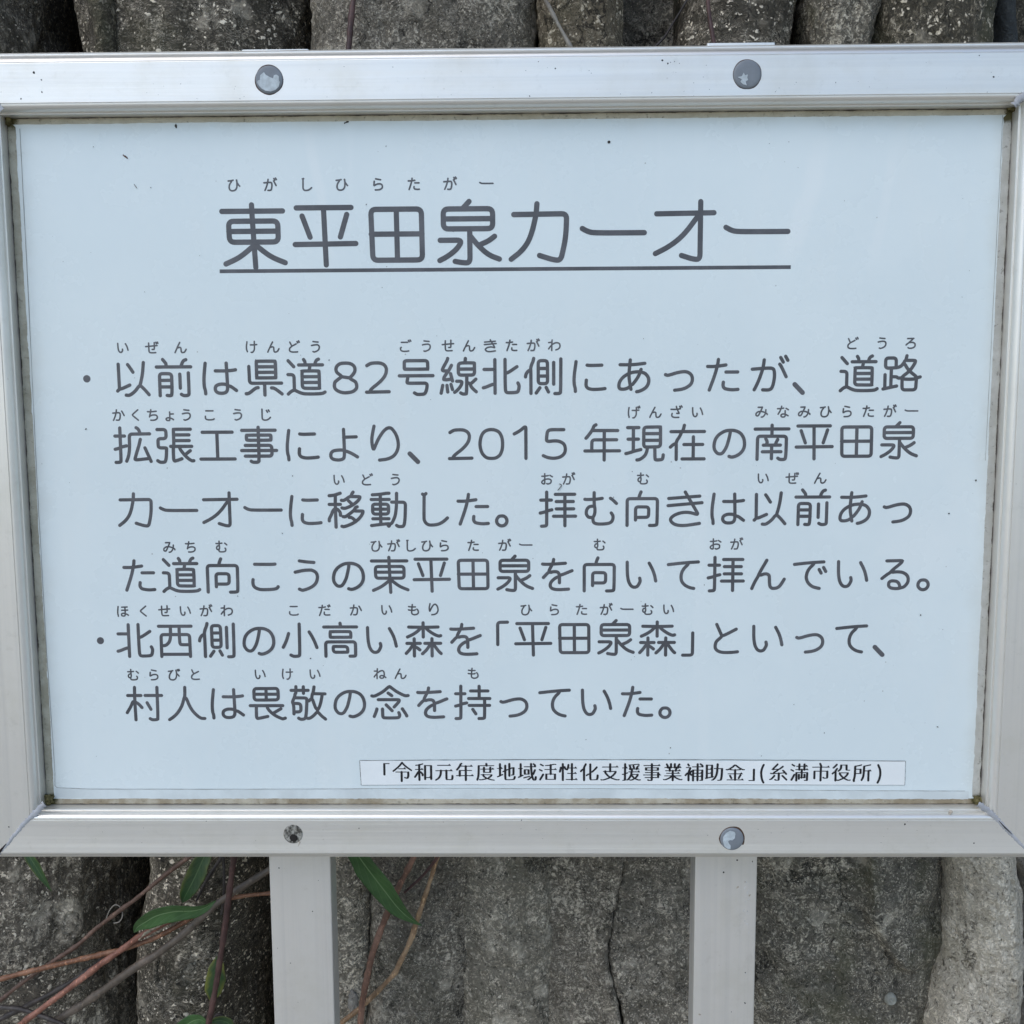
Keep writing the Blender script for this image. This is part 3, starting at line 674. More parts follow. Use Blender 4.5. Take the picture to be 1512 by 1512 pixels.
# ------------------------------------------------------------------ lettering: stroke outlines on a 1-em square
GLYPHS = {
    '(': [[252, -160, 202, -64, 160, 57, 127, 303, 135, 436, 160, 565, 206, 695, 248, 774]],
    ')': [[85, -155, 165, 20, 206, 236, 206, 386, 190, 507, 156, 628, 90, 774]],
    '0': [[173, 70, 223, 32, 331, 32, 385, 70, 423, 128, 456, 265, 456, 474, 423, 607, 381, 670, 306, 707, 219, 699, 160, 653, 119, 574, 94, 428, 94, 307, 119, 165, 173, 70]],
    '1': [[340, 600, 480, 670, 620, 790, 620, 30]],
    '2': [[140, 49, 156, 103, 294, 245, 373, 357, 410, 445, 423, 540, 415, 599, 394, 645, 360, 678, 306, 703, 185, 699, 144, 682, 94, 640], [460, 40, 81, 32]],
    '5': [[77, 90, 156, 40, 260, 24, 356, 49, 419, 107, 448, 182, 452, 265, 435, 340, 415, 374, 373, 411, 323, 432, 256, 436, 135, 415, 131, 499, 152, 695, 423, 695]],
    '8': [[215, 390, 348, 361], [215, 390, 206, 415, 144, 478, 127, 524, 123, 574, 140, 632, 173, 674, 215, 699, 335, 703, 406, 661, 440, 582, 427, 478, 348, 361], [215, 390, 115, 286, 98, 253, 90, 165, 110, 99, 165, 49, 227, 24, 290, 20, 369, 36, 406, 57, 448, 107, 460, 157, 452, 245, 427, 286, 360, 336, 348, 361]],
    '、': [[60, 140, 250, -60]],
    '。': [[90, 161, 123, 199, 152, 211, 219, 215, 265, 199, 302, 161, 319, 115, 319, 70, 302, 24, 269, -14, 219, -35, 173, -35, 127, -18, 85, 24, 69, 65, 69, 120, 90, 161]],
    '「': [[927, 811, 685, 807, 685, 240]],
    '」': [[310, 520, 310, -51, 69, -51]],
    'あ': [[765, 670, 481, 636, 177, 640], [440, 45, 390, 307, 394, 499, 419, 753], [677, 524, 640, 411, 590, 311, 498, 186, 473, 161, 452, 157, 390, 86, 294, 49, 194, 49, 165, 70, 148, 107, 156, 199, 198, 282, 277, 365, 423, 449, 623, 474, 740, 445, 794, 411, 848, 340, 865, 274, 856, 182, 819, 111, 752, 49, 644, -1, 576, -14]],
    'い': [[711, 657, 798, 495, 848, 340, 873, 207], [173, 684, 177, 386, 202, 224, 227, 153, 273, 78, 340, 45, 415, 61, 452, 107, 498, 203, 481, 278]],
    'う': [[310, 28, 373, -1, 415, 3, 523, 36, 631, 90, 702, 157, 735, 211, 760, 307, 756, 382, 735, 432, 706, 465, 640, 503, 590, 511, 419, 503, 219, 457], [681, 699, 473, 715, 327, 740]],
    'お': [[731, 640, 902, 532], [612, 623, 502, 599, 273, 574, 160, 578], [365, 761, 365, 86, 356, 40, 323, 15, 240, 24, 160, 86, 148, 153, 185, 224, 265, 286, 390, 349, 544, 378, 660, 378, 765, 340, 798, 307, 819, 265, 815, 145, 760, 74, 698, 40, 594, 15, 556, 15, 506, 49]],
    'か': [[750, 656, 794, 590, 910, 340], [349, 20, 431, 11, 519, 15, 569, 49, 606, 136, 631, 278, 635, 440, 623, 490, 594, 528, 519, 549, 123, 520], [381, 745, 365, 578, 277, 282, 169, 40, 145, 5]],
    'が': [[823, 682, 761, 791], [741, 630, 777, 582, 898, 328], [877, 819, 931, 724], [346, 13, 473, 7, 531, 24, 560, 53, 590, 120, 619, 282, 623, 399, 606, 495, 581, 524, 510, 545, 90, 514], [144, 15, 231, 195, 306, 407, 352, 578, 369, 736]],
    'き': [[110, 629, 862, 685], [96, 450, 918, 521], [509, 788, 838, 216, 556, 300, 275, 239, 134, 112, 228, -19, 462, -61, 862, 4]],
    'く': [[656, 7, 302, 311, 273, 345, 260, 382, 277, 432, 645, 743]],
    'け': [[719, 771, 719, 290, 702, 190, 665, 103, 598, 24, 552, -10, 481, -1], [881, 545, 690, 524, 431, 528], [198, 744, 198, 703, 160, 474, 156, 274, 169, 161, 211, 54]],
    'げ': [[840, 670, 806, 757], [903, 804, 944, 703], [456, -18, 535, -22, 565, -1, 640, 82, 681, 174, 698, 278, 698, 724], [415, 515, 606, 507, 873, 528], [185, 711, 152, 486, 144, 274, 160, 136, 185, 90, 190, 20]],
    'こ': [[273, 657, 694, 653, 770, 661], [223, 270, 215, 207, 223, 124, 260, 74, 340, 32, 435, 15, 660, 20, 794, 40, 831, 90]],
    'ご': [[931, 720, 881, 807], [819, 678, 762, 783], [268, 640, 706, 645], [777, 32, 665, 11, 502, 3, 398, 7, 306, 28, 231, 74, 198, 140, 202, 245, 252, 286]],
    'ざ': [[244, 282, 219, 207, 219, 120, 240, 74, 290, 28, 440, -10, 710, 3], [877, 824, 935, 732], [765, 786, 815, 699, 802, 674, 815, 620, 802, 615, 660, 586, 456, 570, 161, 579], [560, 290, 719, 278, 727, 295, 715, 340, 656, 436, 615, 545, 573, 615, 532, 785]],
    'し': [[335, 778, 290, 736], [252, 765, 290, 736], [290, 736, 277, 186, 285, 107, 327, 36, 381, 3, 440, -10, 602, 3, 731, 61, 849, 170]],
    'じ': [[847, 178, 760, 86, 694, 40, 610, 3, 531, -14, 415, -14, 327, 20, 285, 70, 265, 140, 273, 761], [723, 703, 781, 607], [581, 675, 656, 545]],
    'せ': [[90, 465, 727, 524, 881, 528], [773, 36, 477, 20, 377, 36, 319, 82, 298, 207, 298, 620, 304, 736], [540, 261, 648, 257, 681, 286, 694, 403, 694, 771]],
    'ぜ': [[931, 670, 898, 757], [827, 640, 789, 748], [752, 20, 631, 7, 435, 7, 360, 20, 306, 57, 285, 111, 281, 161, 281, 697], [65, 449, 865, 515], [513, 246, 627, 240, 660, 270, 677, 449, 677, 720]],
    'た': [[865, 28, 723, 15, 569, 40, 531, 65, 515, 95, 506, 132, 515, 203], [573, 449, 852, 449], [135, 586, 315, 582, 569, 620], [181, 15, 315, 390, 377, 649, 389, 753]],
    'だ': [[483, 228, 477, 99, 494, 61, 535, 28, 602, 7, 785, 7, 878, 21], [906, 661, 848, 762], [798, 615, 752, 699], [835, 424, 765, 440, 544, 432], [139, -20, 219, 170, 290, 395, 344, 615, 352, 736], [574, 614, 440, 586, 290, 570, 110, 570]],
    'ち': [[281, 299, 348, 315, 394, 345, 477, 374, 644, 382, 748, 345, 781, 311, 802, 261, 802, 174, 785, 124, 715, 53, 606, 11, 510, -1, 340, 4], [744, 640, 469, 607, 227, 603, 136, 613], [369, 749, 360, 640, 335, 536, 257, 241]],
    'っ': [[387, 16, 535, 32, 644, 65, 744, 128, 785, 182, 806, 245, 806, 320, 777, 395, 698, 453, 615, 470, 444, 445, 219, 370, 165, 395]],
    'て': [[735, 15, 644, 32, 535, 82, 460, 157, 427, 228, 419, 332, 440, 432, 490, 524, 581, 611, 602, 661], [109, 621, 494, 665, 840, 686]],
    'で': [[598, 657, 577, 607, 498, 536, 435, 432, 410, 315, 415, 253, 448, 161, 527, 78, 606, 36, 735, 7], [830, 537, 885, 436], [723, 486, 773, 395], [835, 678, 506, 661, 118, 617]],
    'と': [[802, 32, 677, 15, 473, 11, 373, 28, 310, 57, 269, 95, 244, 157, 260, 265, 294, 320, 398, 411, 410, 445], [281, 735, 410, 445], [762, 613, 477, 457, 410, 445]],
    'ど': [[927, 695, 876, 791], [260, 707, 385, 432], [819, 649, 765, 740], [706, 582, 440, 440, 385, 432], [385, 432, 373, 399, 265, 303, 235, 257, 219, 145, 227, 107, 252, 70, 344, 15, 444, -1, 706, 7, 783, 18]],
    'な': [[877, 515, 715, 607], [156, 195, 235, 315, 327, 503, 377, 636, 398, 761], [540, 628, 310, 590, 110, 590], [648, 445, 660, 95, 635, 28, 590, -5, 481, -14, 410, 7, 365, 57, 360, 103, 373, 149, 431, 195, 510, 211, 623, 203, 694, 165, 727, 161, 858, 79]],
    'に': [[900, 67, 806, 53, 619, 45, 527, 61, 473, 90, 444, 145, 455, 272], [472, 634, 556, 624, 823, 632], [210, 720, 160, 361, 165, 165, 190, 86, 194, 3]],
    'ね': [[110, 574, 169, 570, 319, 586], [91, 131, 231, 328, 294, 357], [331, 749, 310, 428, 298, 386, 302, 3], [940, 83, 869, 149, 848, 153, 798, 207, 656, 236, 598, 232, 531, 199, 506, 149, 515, 86, 560, 40, 660, 24, 740, 49, 794, 111, 827, 224, 835, 403, 810, 511, 785, 557, 744, 595, 702, 611, 598, 607, 490, 557, 377, 470, 319, 453]],
    'の': [[515, 674, 510, 582, 456, 349, 419, 245, 352, 132, 310, 103, 273, 95, 206, 111, 148, 190, 131, 240, 127, 324, 152, 445, 194, 515, 244, 574, 352, 645, 444, 674, 569, 678, 652, 661, 731, 624, 785, 578, 848, 470, 865, 315, 840, 211, 785, 128, 694, 57, 565, 11, 494, 36]],
    'は': [[914, 572, 827, 557, 673, 545, 435, 549], [198, 732, 152, 374, 156, 157, 181, 82, 185, -1], [698, 732, 715, 161, 702, 65, 648, 15, 531, 7, 460, 28, 415, 82, 419, 157, 452, 199, 527, 228, 594, 232, 681, 224, 748, 182, 794, 174, 921, 76]],
    'ひ': [[903, 300, 835, 378, 790, 461, 744, 486], [148, 649, 348, 665, 480, 698], [381, 665, 360, 603, 273, 490, 223, 382, 202, 307, 194, 182, 227, 82, 281, 28, 344, -1, 481, -5, 598, 40, 669, 120, 706, 207, 727, 315, 727, 453, 740, 520, 705, 708]],
    'び': [[734, 442, 734, 442], [734, 442, 790, 411, 890, 271], [898, 782, 935, 695], [835, 653, 787, 760], [131, 632, 327, 649, 447, 680], [678, 713, 719, 520, 706, 278, 685, 186, 644, 95, 594, 36, 523, -5, 460, -22, 360, -22, 277, 3, 215, 57, 181, 128, 173, 203, 202, 361, 256, 478, 344, 590, 360, 649]],
    'ほ': [[448, 445, 877, 457], [852, 690, 460, 678], [198, 724, 152, 345, 156, 161, 181, 82, 185, -1], [690, 678, 694, 74, 640, 20, 548, 11, 456, 36, 423, 82, 427, 161, 456, 195, 527, 220, 635, 220, 815, 153, 914, 78]],
    'み': [[406, 389, 406, 389], [804, 515, 794, 340, 769, 240, 719, 136, 652, 57, 560, -10, 494, -5], [906, 174, 894, 232, 840, 265, 810, 270, 752, 324, 515, 399, 344, 399, 231, 365, 131, 274, 115, 228, 110, 157, 123, 120, 152, 90, 202, 78, 252, 86, 306, 140, 394, 320, 402, 361, 452, 432, 456, 470, 535, 636, 548, 695, 540, 703, 260, 695]],
    'む': [[869, 511, 773, 607, 723, 640], [327, 445, 256, 445, 198, 428, 148, 365, 135, 295, 140, 236, 181, 178, 215, 165, 298, 161], [298, 161, 302, 57, 348, 11, 452, -5, 665, 7, 748, 45, 785, 111, 790, 207, 744, 274], [103, 618, 173, 611, 402, 620, 523, 640], [327, 782, 327, 474, 352, 370, 340, 240, 298, 161]],
    'も': [[390, 753, 331, 195, 340, 120, 377, 49, 469, -1, 590, -5, 702, 20, 790, 82, 823, 153, 819, 270, 765, 374, 722, 416], [608, 585, 540, 578, 298, 582, 126, 608], [108, 361, 173, 345, 377, 324, 560, 328, 610, 370]],
    'ょ': [[748, 445, 494, 432], [494, 582, 498, 28, 448, -22, 373, -30, 290, -14, 235, 32, 227, 74, 240, 120, 290, 157, 356, 174, 469, 174, 531, 145, 590, 136, 669, 95, 744, 36]],
    'よ': [[794, 557, 494, 549], [494, 740, 506, 178, 494, 53, 477, 28, 435, 3, 348, -10, 244, 7, 202, 32, 173, 74, 177, 161, 215, 203, 269, 228, 398, 240, 469, 236, 656, 170, 815, 67]],
    'ら': [[690, 670, 360, 736], [329, -1, 477, -1, 606, 15, 694, 49, 752, 90, 781, 128, 802, 182, 806, 249, 781, 328, 744, 365, 681, 395, 598, 407, 435, 382, 348, 340, 302, 303, 235, 282, 265, 570]],
    'り': [[240, 816, 178, 530, 185, 360, 215, 224, 334, 508, 500, 745, 640, 790, 784, 600, 830, 318, 737, 105, 570, 10, 358, -13]],
    'る': [[615, 15, 610, 70, 590, 124, 552, 165, 515, 186, 415, 195, 369, 178, 340, 145, 335, 70, 373, 24, 406, 7, 544, -10, 685, 24, 735, 53, 802, 140, 815, 220, 806, 282, 785, 324, 744, 370, 652, 415, 515, 424, 423, 411, 402, 420], [277, 699, 648, 707, 652, 690, 635, 649, 423, 474, 365, 399, 294, 357, 169, 253]],
    'ろ': [[315, 40, 373, -5, 481, -5, 606, 11, 727, 65, 781, 124, 802, 178, 798, 295, 777, 336, 723, 386, 602, 424, 465, 407, 402, 411], [698, 699, 269, 690], [644, 690, 627, 640, 427, 470, 365, 390, 265, 324, 168, 236]],
    'わ': [[84, 122, 231, 328, 294, 357], [590, 45, 752, 103, 798, 136, 852, 203, 881, 282, 885, 378, 848, 474, 806, 515, 760, 540, 652, 561, 531, 540, 456, 507, 377, 453, 319, 440], [90, 567, 319, 586], [331, 749, 302, 403, 302, 3]],
    'を': [[552, 342, 552, 170], [552, 342, 535, 415, 498, 445, 440, 453, 369, 445, 348, 432, 301, 440], [301, 440, 256, 411, 160, 303], [301, 440, 301, 440], [698, 661, 331, 636, 198, 636, 140, 642], [860, 473, 615, 370, 581, 365, 523, 315, 494, 311, 419, 265, 344, 190, 323, 120, 331, 61, 385, 11, 523, -10, 773, 7], [410, 757, 398, 670, 294, 482, 301, 440]],
    'ん': [[313, 352, 352, 349, 415, 378, 490, 382, 540, 349, 552, 311, 560, 82, 594, 28, 640, 7, 748, 20, 823, 78, 916, 243], [313, 352, 313, 352], [127, 8, 198, 182, 277, 315, 302, 395, 481, 724]],
    'オ': [[99, 649, 910, 658], [721, 816, 721, -1, 629, -1, 457, 56], [686, 615, 486, 343, 285, 185, 85, 85]],
    'カ': [[122, 655, 872, 661, 861, 317, 787, 2, 686, 8, 486, 73], [451, 804, 437, 632, 357, 317, 242, 145, 82, 22]],
    'ー': [[60, 450, 140, 405, 240, 385, 940, 385]],
    '事': [[494, 486, 223, 486, 206, 503, 206, 599, 219, 611, 531, 611, 781, 611, 794, 603, 794, 499, 781, 486, 494, 486], [98, 728, 898, 728], [173, 361, 806, 361, 810, 99, 165, 99], [81, 236, 919, 236], [494, 799, 494, -5, 477, -43, 440, -51, 348, -51, 302, -26]],
    '人': [[965, -10, 881, -10, 810, 36, 723, 120, 656, 207, 590, 332, 531, 511, 494, 532], [498, 795, 494, 565, 465, 507, 440, 403, 390, 278, 306, 145, 206, 40, 90, -39]],
    '令': [[500, 860, 350, 660, 60, 420], [500, 860, 650, 680, 950, 460], [330, 540, 670, 540], [180, 370, 800, 370, 800, 120, 740, 40, 620, 80], [470, 370, 470, -100]],
    '以': [[798, 757, 765, 465, 694, 203], [694, 203, 723, 190, 802, 111, 902, -14], [694, 203, 660, 186, 585, 82, 494, 7, 427, -30, 356, -22], [198, 720, 202, 124], [156, 78, 202, 124], [202, 124, 269, 136, 452, 220], [422, 710, 456, 665, 540, 528]],
    '側': [[360, 378, 581, 378], [898, 786, 894, -10, 877, -39, 823, -47, 756, -47], [602, -5, 548, 103], [56, 361, 65, 424, 119, 503, 173, 524], [398, 95, 310, -30], [360, 561, 581, 561], [727, 182, 727, 703], [581, 561, 581, 195, 360, 195, 360, 407, 360, 749, 577, 749, 581, 561], [252, 803, 240, 740, 194, 636, 177, 553, 185, 507, 185, -39]],
    '元': [[619, 445, 619, 53, 627, 3, 644, -18, 848, -26, 885, -14, 906, 20, 919, 95, 919, 167], [352, 445, 340, 290, 323, 215, 285, 128, 235, 57, 177, 7, 92, -41], [185, 724, 819, 724], [902, 445, 98, 445]],
    '前': [[640, 474, 640, 140], [681, 653, 694, 720, 740, 799, 798, 820], [444, 170, 152, 170], [444, 328, 152, 328], [844, 503, 844, 11, 835, -22, 802, -39, 715, -43, 660, -10], [246, 827, 310, 745, 323, 720, 323, 649], [152, -39, 156, 490, 444, 486, 440, -18, 402, -43, 319, -35], [90, 649, 906, 649]],
    '助': [[140, 328, 398, 328], [140, 540, 398, 540], [502, 578, 894, 574, 881, 211, 856, 15, 819, -35, 679, -40], [140, 86, 140, 757, 398, 753, 398, 145], [381, -26, 435, -26, 506, 36, 560, 111, 606, 211, 635, 311, 656, 445, 669, 799], [77, 65, 465, 149]],
    '動': [[515, 24, 502, -22, 485, -30, 469, -10, 465, 28], [294, 20, 294, 761], [490, 395, 102, 395], [73, 636, 510, 636], [102, 157, 494, 157], [569, 570, 902, 565, 890, 207, 869, 24, 844, -26, 823, -39, 727, -43, 677, -10], [490, 395, 485, 274, 102, 274, 102, 424, 106, 520, 485, 520, 490, 395], [690, 786, 685, 503, 660, 286, 635, 195, 581, 74, 552, 36, 515, 24], [68, -12, 402, 28, 498, 32, 515, 24], [506, 790, 440, 790, 265, 761, 102, 753]],
    '化': [[560, 365, 623, 378, 681, 424, 794, 532, 877, 636], [235, 549, 177, 528, 88, 425], [552, 295, 485, 282, 369, 208], [556, 778, 556, 49, 569, 3, 594, -18, 648, -26, 865, -18, 898, 20, 919, 115, 919, 205], [331, 795, 256, 645, 244, 595, 248, -39]],
    '北': [[360, 190, 290, 182, 148, 120, 81, 103], [885, 607, 677, 465, 606, 453], [360, 545, 102, 545], [360, -30, 360, 778], [602, 782, 602, 70, 619, 3, 640, -14, 694, -22, 885, -14, 915, 24, 931, 99, 935, 153, 906, 215]],
    '南': [[640, 445, 598, 365, 590, 307], [377, 307, 377, 345, 394, 386, 353, 467], [498, 303, 498, -26], [277, 145, 723, 145], [94, 703, 902, 703], [498, 795, 498, 532], [706, 307, 298, 307], [152, -39, 156, 528, 848, 524, 844, -22, 802, -47, 698, -47, 652, -14]],
    '号': [[306, 399, 277, 257, 285, 224, 765, 224, 740, 57, 710, -10, 690, -30, 660, -43, 552, -47, 506, -43, 452, -10], [219, 682, 223, 765, 773, 765, 777, 649, 777, 570, 769, 561, 227, 561, 219, 570, 219, 682], [98, 403, 898, 403]],
    '向': [[419, 632, 431, 707, 469, 795], [340, 95, 340, 424, 660, 420, 656, 161, 340, 161], [135, -39, 135, 628, 869, 628, 865, -10, 844, -35, 769, -43, 683, -43]],
    '和': [[565, 82, 865, 82], [277, 403, 352, 374, 444, 257, 444, 203], [61, 115, 144, 228, 219, 378, 277, 403], [565, 3, 569, 711, 865, 707, 865, 11], [85, 507, 460, 507], [281, -39, 273, 436, 281, 740], [106, 724, 252, 740, 453, 796]],
    '在': [[219, 357, 227, 332, 227, -35], [219, 357, 160, 340, 85, 270], [898, 649, 98, 649], [410, 332, 860, 332], [635, -22, 635, 520], [369, -22, 898, -22], [219, 357, 240, 436, 281, 490, 331, 582, 335, 611, 390, 686, 415, 803]],
    '地': [[206, 203, 206, 790], [319, 565, 77, 565], [465, 707, 465, 53, 481, 3, 510, -18, 573, -26, 869, -18, 915, 28, 932, 113], [669, 799, 669, 182], [763, 218, 848, 224, 873, 265, 877, 607, 815, 599, 710, 561, 640, 511, 594, 507, 502, 474, 431, 424, 351, 405], [85, 132, 190, 174, 235, 207, 331, 240]],
    '域': [[515, -22, 569, -22, 702, 111, 748, 128], [889, 479, 819, 299, 794, 253, 752, 236], [340, 74, 619, 153], [577, 324, 573, 499, 390, 499, 385, 445, 390, 270, 577, 270, 577, 324], [185, 178, 185, 790], [820, 804, 894, 740, 894, 657, 365, 657], [77, 561, 269, 561], [698, 799, 710, 424, 760, 107, 806, -5, 848, -39, 881, -39, 906, -26, 923, 11, 929, 113], [81, 107, 173, 149, 215, 182, 294, 207]],
    '小': [[742, 580, 790, 503, 860, 361, 923, 182], [502, 782, 498, -5, 477, -35, 402, -43, 340, -43, 277, -10], [235, 540, 173, 340, 94, 190]],
    '工': [[494, 36, 494, 686], [144, 686, 860, 686], [90, 32, 910, 32]],
    '市': [[185, 74, 185, 445, 819, 445, 823, 145, 810, 90, 769, 78, 673, 78, 623, 107], [85, 657, 910, 657], [494, -39, 494, 620, 515, 703, 456, 835]],
    '平': [[105, 773, 881, 773], [491, 773, 511, -35], [76, 257, 938, 265], [185, 658, 291, 360], [818, 675, 721, 360]],
    '年': [[844, 457, 252, 457, 248, 186], [548, -39, 548, 678], [85, 186, 915, 186], [269, 686, 869, 682], [110, 499, 177, 574, 273, 715, 298, 799, 348, 824]],
    '度': [[926, -47, 802, -30, 644, 15, 627, 40], [552, 711, 539, 798], [531, 40, 510, 78, 440, 124, 390, 174, 390, 232], [902, 528, 256, 528], [269, 232, 790, 232, 781, 178, 719, 120, 648, 78, 627, 40], [735, 603, 735, 365, 727, 357, 423, 361, 423, 603], [910, 707, 165, 707, 152, 236, 127, 86, 90, -26], [206, -18, 265, -39, 485, 7, 560, 40, 627, 40]],
    '張': [[860, 624, 490, 624], [98, 757, 310, 757, 310, 536, 115, 536, 110, 428, 115, 311, 306, 311, 310, 286, 294, 65, 269, -18, 244, -39, 144, -43, 85, -1], [860, 486, 490, 486], [877, 240, 748, 140], [915, 345, 410, 345], [898, 761, 498, 761, 490, 753, 490, 378, 469, 315, 469, -14, 535, -5, 669, 43], [952, -5, 902, -14, 777, 82, 652, 245, 631, 286, 623, 345]],
    '役': [[344, 453, 394, 486, 456, 561, 477, 628, 481, 770, 744, 770, 748, 549, 760, 515, 781, 503, 915, 499], [215, -43, 215, 390, 206, 420], [281, 574, 223, 490, 206, 420], [62, 317, 148, 403, 206, 420], [94, 624, 140, 657, 265, 795], [944, -18, 881, -39, 777, -5, 581, 107, 456, 249, 427, 307, 423, 361, 819, 361, 810, 295, 744, 199, 669, 124, 573, 57, 369, -30, 331, -39, 277, -18]],
    '念': [[206, 457, 719, 457, 727, 436, 715, 395, 596, 267], [798, 220, 881, 90, 906, 32], [710, 120, 735, 61, 719, 7, 685, -18, 348, -18, 323, -5, 310, 20, 306, 215], [544, 561, 453, 628], [167, 217, 160, 178, 98, 20], [544, 170, 399, 324], [948, 565, 881, 553, 765, 607, 644, 678, 502, 795, 490, 795, 460, 782, 352, 682, 227, 603, 106, 545, 48, 557]],
    '性': [[206, -39, 206, 799], [109, 609, 64, 404], [485, 749, 460, 595], [460, 595, 406, 495, 394, 511, 340, 528, 294, 640], [369, -10, 910, -10], [444, 311, 869, 311], [460, 595, 885, 590], [656, -10, 656, 799]],
    '所': [[131, 324, 406, 328, 402, 553, 135, 553], [802, 461, 802, -39], [469, -18, 523, 82, 565, 253, 577, 707, 891, 784], [440, 777, 319, 740, 135, 707, 131, 245, 110, 82, 77, -14, 90, -68], [919, 465, 573, 465]],
    '拝': [[390, 199, 923, 199], [869, 565, 456, 565], [902, 745, 435, 745], [877, 382, 456, 382], [665, 745, 665, -39], [335, 603, 81, 603], [66, 281, 185, 307, 252, 340, 348, 361], [223, 799, 223, 7, 215, -30, 190, -43, 97, -49]],
    '拡': [[594, 803, 640, 774, 665, 724, 677, 657], [881, 53, 531, 15, 540, 78, 644, 374, 682, 519], [77, 603, 306, 603], [202, 799, 198, -5, 185, -30, 140, -39, 75, -39], [910, 653, 423, 649, 415, 261, 373, 82, 331, -10], [344, 364, 231, 340, 165, 303, 69, 282], [919, -18, 785, 312]],
    '持': [[573, 78, 498, 195], [650, -43, 735, -43, 777, -35, 790, -14, 794, 478], [448, 674, 877, 674], [410, 299, 915, 299], [660, 482, 660, 795], [77, 603, 306, 603], [206, 799, 202, -10, 190, -35, 144, -43, 79, -43], [923, 478, 398, 478], [73, 282, 173, 307, 248, 345, 348, 363]],
    '援': [[639, 600, 619, 695], [512, 238, 481, 207, 452, 128, 381, 24, 323, -30, 265, -26], [456, 540, 456, 590, 469, 615, 439, 690], [885, 782, 840, 799, 552, 761, 390, 757], [890, 715, 840, 699, 785, 603, 773, 540], [77, 603, 306, 603], [327, 341, 231, 315, 169, 282, 73, 261], [512, 238, 510, 299, 535, 428, 540, 536], [202, 799, 198, -14, 181, -39, 131, -47, 85, -47], [385, 395, 919, 395], [406, 540, 885, 540], [952, -22, 898, -43, 731, 24, 656, 70, 573, 153, 512, 238], [512, 238, 544, 265, 823, 265, 823, 220, 760, 115, 635, 15, 494, -43, 444, -26]],
    '支': [[44, -14, 119, -35, 223, -10, 402, 53, 444, 74, 469, 107], [469, 107, 540, 107], [469, 107, 456, 140, 381, 199, 298, 295, 260, 357, 256, 420], [540, 107, 556, 74, 735, 3, 873, -30, 940, -10], [115, 649, 881, 649], [498, 795, 498, 424], [165, 420, 760, 420, 769, 411, 760, 365, 723, 299, 627, 195, 556, 140, 540, 107]],
    '敬': [[252, -14, 298, -43, 348, -43, 394, -35, 427, 3], [140, 370, 315, 365, 315, 149, 140, 149], [469, 432, 523, 432, 552, 470, 590, 486], [469, 432, 465, 511, 169, 515], [469, 432, 448, 132, 427, 3], [920, -41, 806, 57, 752, 128, 727, 140], [727, 211, 694, 228, 656, 315, 615, 465, 590, 486], [727, 211, 727, 140], [727, 211, 756, 228, 806, 357, 848, 557, 848, 611], [427, 3, 465, -18, 523, -26, 623, 45, 694, 128, 727, 140], [85, 707, 506, 707], [390, 628, 390, 799], [923, 615, 627, 620], [656, 795, 631, 649, 602, 590, 590, 486], [206, 803, 206, 640, 177, 611, 173, 545, 102, 403, 140, 340, 140, 95]],
    '村': [[429, 276, 348, 374, 260, 430], [560, 403, 648, 232], [260, 430, 219, 432, 202, 420, 160, 315, 56, 146], [619, -10, 673, -43, 790, -35, 815, -10, 819, 799], [519, 590, 927, 590], [265, 799, 256, 490, 265, -39], [85, 590, 415, 590]],
    '東': [[70, 732, 930, 732], [494, 821, 500, 569, 526, -61], [159, 592, 858, 592, 858, 297, 165, 297, 159, 592], [159, 449, 858, 449], [500, 240, 308, 82, 102, -10], [552, 240, 738, 88, 947, 2]],
    '森': [[928, 15, 873, 65, 769, 215, 744, 240, 703, 257], [703, 257, 644, 220, 573, 107, 469, 11], [560, 686, 585, 632, 752, 511, 873, 457, 923, 474], [474, 683, 419, 653, 365, 590, 240, 503, 106, 441], [260, 238, 298, 278, 419, 278], [260, 238, 206, 195, 160, 120, 69, 20], [706, 395, 706, -47], [269, -47, 269, 395], [860, 695, 531, 686, 140, 695], [494, 803, 494, 440], [919, 278, 531, 278], [406, 111, 335, 170, 298, 182, 235, 278, 90, 278]],
    '業': [[406, 803, 406, 632], [948, -1, 890, -22, 723, 45, 598, 124, 569, 178], [640, 461, 648, 520, 677, 565, 685, 624], [431, 178, 402, 124, 265, 40, 119, -18, 44, -1], [594, 803, 594, 632], [760, 628, 760, 695, 820, 793], [327, 628, 327, 582, 352, 528, 352, 457], [198, 795, 248, 707, 240, 628], [498, -39, 498, 453], [819, 324, 190, 324], [140, 457, 869, 457], [902, 628, 102, 628], [94, 190, 415, 190, 456, 178, 544, 178, 594, 190, 906, 190]],
    '泉': [[500, 844, 414, 752], [133, 741, 832, 741, 832, 460, 133, 460, 133, 741], [133, 601, 832, 601], [85, 300, 397, 300, 334, 185, 199, 76, 76, 13], [506, 460, 506, -24, 400, -21, 294, -1], [514, 357, 629, 214, 772, 85, 924, 28], [858, 351, 772, 285, 658, 237]],
    '活': [[215, 445, 94, 507], [271, 250, 119, -10], [269, 715, 144, 782], [644, 274, 856, 270, 856, -5, 640, -5, 427, -5, 427, 274, 644, 274], [356, 511, 919, 511], [644, 274, 644, 745], [902, 778, 827, 790, 615, 740, 444, 720, 382, 720]],
    '満': [[206, 457, 89, 518], [249, 255, 115, -10], [252, 720, 140, 790], [890, 703, 352, 703], [756, 257, 756, 103, 485, 103], [919, 524, 319, 524], [744, 799, 744, 524], [494, 524, 494, 799], [619, 524, 615, 103], [756, -39, 844, -47, 869, -43, 885, -18, 890, 365, 356, 370, 356, -43], [481, 45, 481, 257]],
